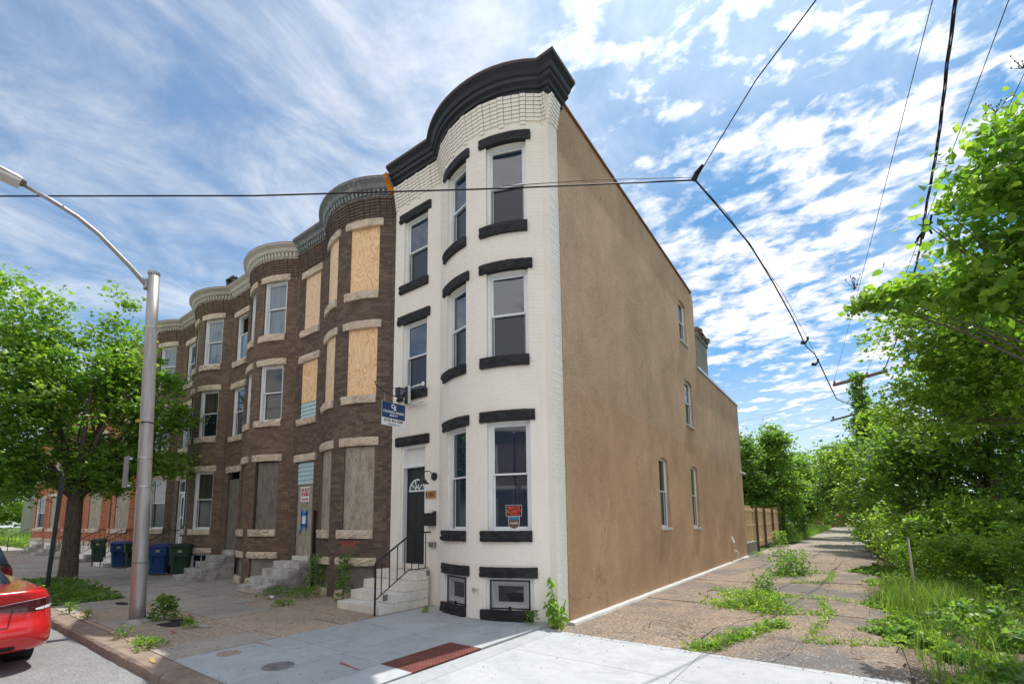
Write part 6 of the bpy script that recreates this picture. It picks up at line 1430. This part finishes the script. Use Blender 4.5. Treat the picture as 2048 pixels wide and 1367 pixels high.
# ---------------------------------------------------------------- lamp post and signs
lp = empty('street_lamp', (-6.25, -4.16, 0), 'brushed aluminium lamp post with one curved arm over the street', 'street lamp')
def lpx(z): return (-6.22 - .050 * z, -4.10 - .014 * z)
pts = [(*lpx(z), z) for z in (0.05, .3, 2, 4, 5.6, 6.62)]; mb = MB(); mb.tube(pts, [.122, .119, .112, .104, .097, .093], 28); mb.build('pole', 'pole_aluminium', lp, smooth=False)
for p in lp.children[0].data.polygons: p.use_smooth = len(p.vertices) == 4
mb = MB(); mb.lathe([(.101, -.03), (.103, .0), (.101, .03), (.08, .04)], (*lpx(6.62), 6.62), 24); mb.build('cap', 'pole_aluminium', lp)
mb = MB(); n_ = 14
ring = lambda r, z, j: [(-6.22 + r * math.cos(2 * math.pi * i / n_) * (1 + j * math.sin(i * 5.3)), -4.10 + r * math.sin(2 * math.pi * i / n_) * (1 + j * math.cos(i * 3.1)), z) for i in range(n_)]
mb.loft([ring(.27, -.01, .12), ring(.25, .05, .12), ring(.145, .08, .03)]); mb.build('grout_base', 'dirty_marble', lp)
mb = MB(); mb.box(-6.95, -5.75, -4.52, -3.75, -.03, .012); tag(mb.build('footing_slab', 'concrete_old'), 'plain concrete footing round the lamp post', 'slab')
mb = MB(); arm = [(-6.60, -4.30, 6.38), (-6.60, -4.55, 6.62), (-6.58, -5.05, 7.02), (-6.56, -5.35, 7.18), (-6.52, -5.72, 7.28), (-6.50, -6.05, 7.34)]
mb.tube([(-6.60, -4.26, 6.38)] + arm, [.035, .045, .042, .038, .036, .034, .03], 12); mb.build('arm', 'pole_aluminium', lp, smooth=True)
mb = MB(); mb.box(-6.66, -6.54, -4.32, -4.24, 6.28, 6.48); o = mb.build('arm_bracket', 'pole_aluminium', lp); bevel(o, .01)
mb = MB()
lum = [(.10, 0.0, .05), (.15, .08, .07), (.17, .30, .08), (.17, .62, .075), (.12, .78, .05)]
mb.loft([[(-6.5 + w_ * math.cos(a) , -6.02 - d_, 7.36 + d_ * .11 + h_ * math.sin(a) * (1 if math.sin(a) > 0 else .35)) for a in [2 * math.pi * k / 14 for k in range(14)]] for w_, d_, h_ in lum]); lu = mb.build('luminaire', 'silver_metal', lp, smooth=True)
mb = MB(); mb.hexa([(-6.64, -6.66, 7.37), (-6.36, -6.66, 7.37), (-6.36, -6.10, 7.31), (-6.64, -6.10, 7.31), (-6.65, -6.68, 7.41), (-6.35, -6.68, 7.41), (-6.35, -6.08, 7.35), (-6.65, -6.08, 7.35)]); mb.build('lens_panel', 'clear_lens', lu)
for z, mt2 in ((1.05, 'grey_metal'), (2.42, 'silver_metal'), (2.95, 'silver_metal'), (3.62, 'black_iron'), (5.5, 'silver_metal')):
    mb = MB(); r_k = .122 - .0044 * z + .003; mb.lathe([(r_k, -.012), (r_k + .002, 0), (r_k, .012)], (*lpx(z), z), 24); mb.build('band', mt2, lp)
mb = MB(); mb.box(*[lpx(3.62)[0] + .02, lpx(3.62)[0] + .12], -4.33, -4.27, 3.60, 3.65); mb.build('band_tag', 'spray_yellow', lp)
mb = MB(); mb.lathe([(.03, 0), (.03, .06), (.015, .08)], (lpx(5.5)[0] - .10, -4.22, 5.46), 8); mb.build('photo_cell', 'grey_metal', lp)
ps = empty('pole_sign', (-6.4, -4.33, 2.7), 'grey metal sign seen edge on, strapped to the lamp post', 'sign')
mb = MB(); mb.box(-6.66, -6.40, -4.375, -4.36, 2.40, 2.98); mb.build('sign_blade', 'grey_metal', ps)
mb = MB(); mb.box(-6.56, -6.50, -4.36, -4.29, 2.42, 2.46); mb.box(-6.56, -6.50, -4.36, -4.29, 2.92, 2.96); mb.build('sign_bracket', 'silver_metal', ps)
s2 = empty('sign_post', (-12.4, -4.25, 0), 'dark steel sign post leaning slightly by the kerb before the tree', 'post')
mb = MB(); 
mb.hexa([(-12.43, -4.33, 0), (-12.37, -4.33, 0), (-12.37, -4.24, 0), (-12.43, -4.24, 0), (-12.43, -4.25, 3.0), (-12.37, -4.25, 3.0), (-12.37, -4.16, 3.0), (-12.43, -4.16, 3.0)]); mb.build('channel_post', 'black_iron', s2)

# ---------------------------------------------------------------- wheeled bins
def bin_(label, x, y, rz, body, lid, group, z=0.0):
    r = empty('wheeled_bin', (0, 0, 0), label, 'bin', group)
    rr2 = lambda w, d, z_: [(-w, -d + .06, z_), (-w + .05, -d, z_), (w - .05, -d, z_), (w, -d + .06, z_), (w, d - .04, z_), (w - .04, d, z_), (-w + .04, d, z_), (-w, d - .04, z_)]
    mb = MB(); mb.loft([rr2(.235, .24, .06), rr2(.25, .26, .35), rr2(.265, .29, .62), rr2(.29, .335, .64), rr2(.30, .355, .95)]); o = mb.build('bin_body', body, r)
    mb = MB(); mb.loft([rr2(.315, .385, .951), rr2(.32, .39, .985), rr2(.30, .36, 1.03), rr2(.22, .26, 1.065)]); mb.build('lid', lid, r)
    mb = MB(); mb.tube([(-.24, .36, .93), (-.24, .46, .97), (.24, .46, .97), (.24, .36, .93)], .018, 6); mb.build('handle', 'pale_plastic' if body == 'green_bin' else lid, r)
    for sx in (-1, 1):
        mb = MB(); mb.lathe([(.13, -.03), (.14, -.02), (.14, .02), (.13, .03)], (sx * .27, .27, .14), 16, Matrix(((0, 0, 1), (0, 1, 0), (-1, 0, 0)))); mb.build('wheel', 'rubber', r)
        mb = MB(); mb.box(sx * .15 - .015, sx * .15 + .015, -.36, -.28, .45, .92); mb.build('rib', body, r)
    mb = MB(); mb.box(-.06, .06, -.362, -.352, .78, .86); mb.build('emblem', 'pale_plastic', r)
    r.location = (x, y, z); r.rotation_euler = (0, 0, rz); return r
bin_('green wheeled bin beside the grey marble steps, nearest of the bins', -14.35, -.72, R(62), 'green_bin', 'green_lid', 'wheeled bins before the houses')
bin_('blue wheeled bin left of the nearest green bin, right of the lamp post', -15.35, -1.05, R(64), 'blue_bin', 'blue_lid', 'wheeled bins before the houses')
bin_('green wheeled bin just left of the lamp post', -18.95, -.75, R(62), 'green_bin', 'green_lid', 'wheeled bins before the houses')
bin_('blue wheeled bin left of the lamp post', -19.95, -.95, R(62), 'blue_bin', 'blue_lid', 'wheeled bins before the houses')
bin_('green wheeled bin right of the tree trunk above white steps', -24.9, -.5, R(60), 'green_bin', 'green_lid', 'wheeled bins before the houses')

# ---------------------------------------------------------------- cars
def car(label, xr, yc, L_, wid, paint, suv=False, group=None, z0=-.13, detail=True):
    """body as stacked plan outlines; rear faces +X"""
    r = empty('parked_car', (0, 0, 0), label, 'car', group); hw = wid / 2
    def outline(xa, xb, w_, cr, z, n=6, crown=.10):
        pts = []                              # from rear right corner counter clockwise, rear is at +x
        for k in range(n + 1):
            a = -math.pi / 2 + math.pi / 2 * k / n; pts.append((xa - cr + cr * math.cos(a), -w_ + cr * .75 + cr * .75 * math.sin(a)))
        for k in range(1, 8):
            t = k / 8.; pts.append((xa + crown * math.sin(math.pi * t), -w_ + cr * .75 + (2 * w_ - 1.5 * cr) * t))
        for k in range(n + 1):
            a = math.pi / 2 * k / n; pts.append((xa - cr + cr * math.cos(a), w_ - cr * .75 + cr * .75 * math.sin(a)))
        for k in range(1, 10): pts.append((xa - cr - (xa - xb - 2 * cr) * k / 10., w_))
        for k in range(n + 1):
            a = math.pi / 2 + math.pi / 2 * k / n; pts.append((xb + cr + cr * math.cos(a), w_ - cr + cr * math.sin(a)))
        for k in range(n + 1):
            a = math.pi + math.pi / 2 * k / n; pts.append((xb + cr + cr * math.cos(a), -w_ + cr + cr * math.sin(a)))
        for k in range(1, 10): pts.append((xb + cr + (xa - xb - 2 * cr) * k / 10., -w_))
        return [(x, y, z) for x, y in pts]
    if not suv: lv = [(.26, -.16, hw - .08), (.29, -.05, hw - .03), (.34, .0, hw - .005), (.44, .02, hw), (.54, .03, hw), (.60, -.005, hw), (.68, -.035, hw - .005), (.82, -.055, hw - .015), (.93, -.045, hw - .035), (.99, -.015, hw - .07), (1.02, -.015, hw - .10), (1.03, -.06, hw - .16)]
    else: lv = [(.22, -.12, hw - .10), (.32, -.02, hw - .03), (.50, .02, hw), (.62, .0, hw), (.80, -.05, hw - .01), (.98, -.08, hw - .03), (1.05, -.10, hw - .05)]
    crn = .42
    mb = MB(); rings = [outline(x_, -L_ + (.1 if z_ > .8 else 0) * (1), w_, crn if z_ > .3 else crn - .06, z_) for z_, x_, w_ in lv]
    body = mb.loft(rings).build('body', paint, r, smooth=True); 
    for p in body.data.polygons:
        if len(p.vertices) > 4: p.use_smooth = False
    # greenhouse
    if suv: gh = [(1.04, -.18, hw - .08, -L_ + 1.35), (1.30, -.42, hw - .16, -L_ + 1.9), (1.52, -.62, hw - .24, -L_ + 2.25), (1.58, -.80, hw - .34, -L_ + 2.5)]
    else: gh = [(.985, -1.15, hw - .26, -L_ + 1.15), (1.20, -1.62, hw - .36, -L_ + 1.65), (1.38, -1.85, hw - .40, -L_ + 2.1), (1.42, -2.1, hw - .48, -L_ + 2.35)]
    mb = MB(); mb.loft([outline(xa, xb, w_, .22, z_, crown=.04) for z_, xa, w_, xb in gh[:3]]); mb.build('window_band', 'glass_dark', r, smooth=True)
    mb = MB(); mb.loft([outline(xa + .02, xb - .02, w_ + .01, .24, z_, crown=.04) for z_, xa, w_, xb in (gh[2], (gh[2][0] + .04, gh[2][1] - .03, gh[2][2] - .03, gh[2][3] + .06), gh[3])]); mb.build('roof', paint, r, smooth=True)
    for sx in (-1.08, -L_ + .85):
        for sy in (-1, 1):
            mb = MB(); mb.lathe([(.20, -.11), (.31, -.10), (.335, -.06), (.335, .06), (.31, .10), (.20, .11)], (sx, sy * (hw - .20), .335), 24, Matrix(((1, 0, 0), (0, 0, 1), (0, -1, 0)))); w_ = mb.build('wheel', 'tyre', r)
            mb = MB(); mb.lathe([(.20, -.112), (.18, -.09), (.05, -.10)] if sy > 0 else [(.05, .10), (.18, .09), (.20, .112)], (sx, sy * (hw - .20), .335), 16, Matrix(((1, 0, 0), (0, 0, 1), (0, -1, 0)))); mb.build('rim', 'silver_metal', w_)
            mb = MB()
            mb.lathe([(.37, -.125), (.37, .125)], (sx, sy * (hw - .20), .345), 24, Matrix(((1, 0, 0), (0, 0, 1), (0, -1, 0)))); mb.build('wheel_arch', 'rubber', r)
    # surface sampler for patches on the tail
    def surf(t, z):
        """t: 0 = centre of the tail, 1 = outer corner end, on the +y side"""
        import bisect
        zs_ = [q[0] for q in lv]; i = max(0, min(len(lv) - 2, bisect.bisect(zs_, z) - 1)); f = (z - zs_[i]) / (zs_[i + 1] - zs_[i]); xa = lv[i][1] * (1 - f) + lv[i + 1][1] * f; w_ = lv[i][2] * (1 - f) + lv[i + 1][2] * f
        cr = crn; ye = w_ - cr * .75
        if t < .55: u = t / .55; y = ye * u; x = xa + .10 * math.sin(math.pi * (.5 + u / 2)); nx, ny = 1, .1
        else:
            a = (t - .55) / .45 * math.pi / 2 * .95; x = xa - cr + cr * math.cos(a); y = ye + cr * .75 * math.sin(a); nx, ny = math.cos(a), math.sin(a)
        return x + nx * .008, y + ny * .008
    for sg_ in (1, -1):
        def patch(name, mat, T, par, off=0.0):
            mb = MB(); G = []
            for (t, zlo, zhi) in T:
                G.append([((surf(t, z_)[0] + off), sg_ * surf(t, z_)[1], z_) for z_ in [zlo + (zhi - zlo) * k / 4. for k in range(5)]])
            if sg_ < 0: G = G[::-1]
            mb.grid(G); return mb.build(name, mat, par, smooth=True)
        if suv: patch('tail_light', 'tail_red', [(.62, .80, .98), (.72, .78, 1.0), (.84, .80, 1.0), (.96, .84, .98)], r)
        else:
            tl = patch('tail_light', 'tail_red', [(.16, .845, .850), (.28, .815, .862), (.40, .785, .872), (.52, .765, .883), (.64, .755, .898), (.76, .760, .905), (.88, .775, .905), (.97, .80, .90)], r)
            patch('reverse_light', 'clear_lens', [(.66, .772, .79), (.74, .768, .802), (.84, .775, .81), (.92, .79, .815)], tl, .004)
            patch('light_top_trim', 'clear_lens', [(.30, .857, .860), (.5, .884, .890), (.66, .90, .906), (.80, .908, .912)], tl, .004)
    if not suv:
        mb = MB(); mb.grid([[(surf(t, z_)[0] + .004, s_ * surf(t, z_)[1], z_) for z_ in (.28, .31, .34, .40 - .08 * abs(t - 0) * 1.2)] for s_, t in [(-1, .5), (-1, .3), (-1, .1), (1, .1), (1, .3), (1, .5)]]); mb.build('diffuser', 'rubber', r)
        mb = MB(); mb.grid([[(surf(t, z_)[0] + .004, s_ * surf(t, z_)[1], z_) for z_ in (.62, .72)] for s_, t in [(-1, .25), (-1, .1), (1, .1), (1, .25)]]); mb.build('plate_recess', 'black_plastic', r)
        for s_ in (-1, 1):
            mb = MB(); mb.tube([(surf(.42, z_)[0] - .001, s_ * surf(.42 + (z_ - .60) * .2, z_)[1], z_) for z_ in (.60, .70, .80)], .004, 5); mb.tube([(surf(t, .60)[0], s_ * surf(t, .60)[1], .60) for t in (.0, .15, .3, .42)], .004, 5); mb.build('boot_seam', 'rubber', r)
    r.location = (xr, yc, z0); return r
car('red sedan parked at the kerb, its tail light at the left edge', -4.46, -6.38, 4.65, 1.84, 'red_paint')
car('black hatchback parked ahead of the red sedan', -9.9, -6.08, 4.4, 1.84, 'black_paint', suv=True)
car('small teal car far away behind the tree trunks', -75.0, -1.5, 4.4, 1.8, 'teal_paint', suv=True)
# ---------------------------------------------------------------- far left: grass lot, trees, pale building
mb = MB(); mb.box(-70, -43.2, 0.2, 40, -.28, .0); tag(mb.build('grass_lot', 'grass_ground'), 'grassy vacant lot beyond the last orange house', kind='structure')
rs = np.random.RandomState(12); o = leaf_object('tall_grass', np.stack([-44 - rs.rand(16000) * 24, .0 + rs.rand(16000) * 9, np.full(16000, 0.0)], 1), 1.1, 66, 'grass_blade', shape='blade', kind='stuff'); tag(o, 'tall bright grass in the vacant lot', kind='stuff')
o = leaf_object('ground_cover', np.stack([-44 - rs.rand(16000) * 24, .0 + rs.rand(16000) * 9, rs.rand(16000) * .7], 1), .22, 67, 'leaf_bright', kind='stuff'); tag(o, 'leafy weeds among the tall lot grass', kind='stuff')
for i, (x, y, bl) in enumerate(((-58, -2.2, [(-58, -2.2, 6.5, 4, 3.2, 3.4), (-57, -3.5, 4.6, 2.5, 2.5, 1.6)]), (-66, -3.2, [(-66, -3.4, 7.0, 4, 3.6, 4.0), (-66, -6, 5.0, 3, 3, 2.5)]), (-78, -4.5, [(-78, -5, 6, 4.5, 6, 5), (-78, 2, 5, 4, 6, 4)]))):
    tree(['leaning street tree with dark trunk beyond the grass lot', 'second dark street tree further down the street', 'bright mass of trees at the end of the street'][i], (x, y, 0), 3.4, bl, 240, 40, .9, .36, 'leaf_bright' if i == 2 else 'leaf_maple', 300 + i * 3, tr=.42, group='trees down the street', lean=(1.0, .6) if i == 0 else (0, 0), nlimb=10)
pb = empty('building', (-66, 18, 0), 'pale white building beyond the grass lot', 'building')
mb = MB(); mb.box(-74, -64, 3.2, 20, 0, 7.5); mb.build('wall', 'street_white', pb); mb = MB(); mb.box(-74.2, -63.8, 3.0, 20.2, 7.5, 7.8); mb.build('roof', 'roof_felt', pb)
for k in range(5):
    for z in (1.2, 4.2): mb = MB(); mb.box(-63.99, -63.93, 4.4 + k * 3, 5.6 + k * 3, z, z + 1.8); mb.build('window', 'glass_dark', pb)
# far end of the alley: small red brick building above the trees
fb_ = empty('building', (2, 95, 0), 'distant red brick building seen in the gap between the alley trees', 'building')
mb = MB(); mb.box(-2, 5, 96, 106, -.2, 10.0); mb.build('wall', 'brick_red', fb_); mb = MB(); mb.box(-2.2, 5.2, 95.8, 106, 10.0, 10.3); mb.build('roof', 'roof_felt', fb_)
for k in range(3): mb = MB(); mb.box(-1.6 + k * 2.2, -.6 + k * 2.2, 95.93, 95.99, 7.8, 9.4); mb.build('window', 'glass_dark', fb_)
# ---------------------------------------------------------------- houses and tree across the street, seen mirrored in the panes
for i in range(4):
    x1 = 8.5 - i * 7.2; ob = empty('opposite_house', (x1 - 3.6, -20, 0), ['brown brick house across the street, opposite the alley', 'brown brick house across the street, opposite the white house', 'brown brick house across the street, opposite the boarded house', 'brown brick house across the street, opposite the street tree'][i], 'house', 'houses across the street')
    P = Path([(x1, -17.0), (x1 - 7.1, -17.0)]); OP = [(.9 + k * 2.0, 1.9 + k * 2.0, z, z + 1.7) for k in range(3) for z in (1.2, 4.2)]
    mb = MB(); wall(mb, P, 0, 7.1, -.1, 6.6, OP); mb.build('wall', 'brick_brown', ob)
    mb = MB(); nb_ = 0
    for k in range(0, 84):
        z = k * .078; s = 0.0 if k % 2 else -.1
        while s < 7.1:
            a, b = max(0, s), min(7.1, s + .21); s += .215
            if any(q[0] < b and q[1] > a and q[2] < z + .04 < q[3] for q in OP): continue
            mb.ct = rng.random(); mb.poly([(x1 - a - .005, -16.992, z), (x1 - b + .005, -16.992, z), (x1 - b + .005, -16.992, z + .068), (x1 - a - .005, -16.992, z + .068)])
    mb.build('brickwork', 'brick_brown', ob, kind='stuff')
    mb = MB(); mb.box(x1 - 7.1, x1, -26, -17.17, -.1, 6.6, skip=('k',)); mb.build('rear_body', 'mortar_brown', ob)
    mb = MB(); mb.box(x1 - 7.15, x1 + .05, -17.0, -16.7, 6.6, 7.0); mb.build('cornice', 'cornice_cream', ob)
    mb = MB(); mb.box(x1 - 7.0, x1 - .1, -16.98, -15.6, 3.35, 3.5); mb.build('porch_roof', 'street_white', ob)
    for q in OP: window(ob, P, *q, rec=.08)
tree('street tree on the far side of the street', (-12.5, -13.4, 0), 2.8, [(-12.5, -13.4, 5.8, 2.6, 2.4, 2.6), (-14, -13.4, 5, 1.8, 1.8, 2), (-11, -13.4, 5, 1.8, 1.8, 2)], 200, 40, .55, .2, 'leaf_maple', 330, tr=.2, name='street_tree')

# ---------------------------------------------------------------- litter
bt = empty('plastic_bottle', (-6.75, -1.42, .03), 'crushed clear plastic bottle lying in the weeds by the grey steps', 'bottle')
mb = MB(); mb.lathe([(.018, 0), (.018, .02), (.034, .05), (.03, .10), (.036, .14), (.036, .20), (.01, .205)], (-6.85, -1.45, .045), 12, Matrix(((0, .2, .98), (0, .98, -.2), (-1, 0, 0)))); mb.build('bottle_body', 'clear_lens', bt, smooth=True)
mb = MB()
for i in range(520):
    x = rng.uniform(-14, -.3) if i % 3 else rng.uniform(-3, -.3); y = rng.choice([rng.uniform(-4.5, -.3), -.1 - abs(rng.gauss(0, .12)) - (.5 if x > -2.9 and x < -.2 else 0), -4.62 + rng.gauss(0, .04)])
    s = rng.uniform(.006, .022) * (.7 if x > -3 else 1.3); a = rng.random() * 6.28; c_, s_ = math.cos(a) * s, math.sin(a) * s; mb.ct = rng.random()
    mb.poly([(x + c_, y + s_, .007), (x - s_ * .5, y + c_ * .5, .012), (x - c_, y - s_, .007), (x + s_ * .5, y - c_ * .5, .010)])
tag(mb.build('leaf_litter', 'dark_post'), 'dry leaf scraps and grit scattered over the sidewalk', kind='stuff')
mb = MB()
for i in range(260):
    x = rng.uniform(.2, 5.5); y = rng.choice([rng.uniform(-4.5, -.4), -.36 + rng.gauss(0, .05)]); s = rng.uniform(.004, .016); a = rng.random() * 6.28; c_, s_ = math.cos(a) * s, math.sin(a) * s
    mb.poly([(x + c_, y + s_, -.058), (x - s_ * .5, y + c_ * .5, -.050), (x - c_, y - s_, -.058), (x + s_ * .5, y - c_ * .5, -.053)])
tag(mb.build('leaf_litter', 'dark_post'), 'grit and scraps scattered over the concrete apron', kind='stuff')
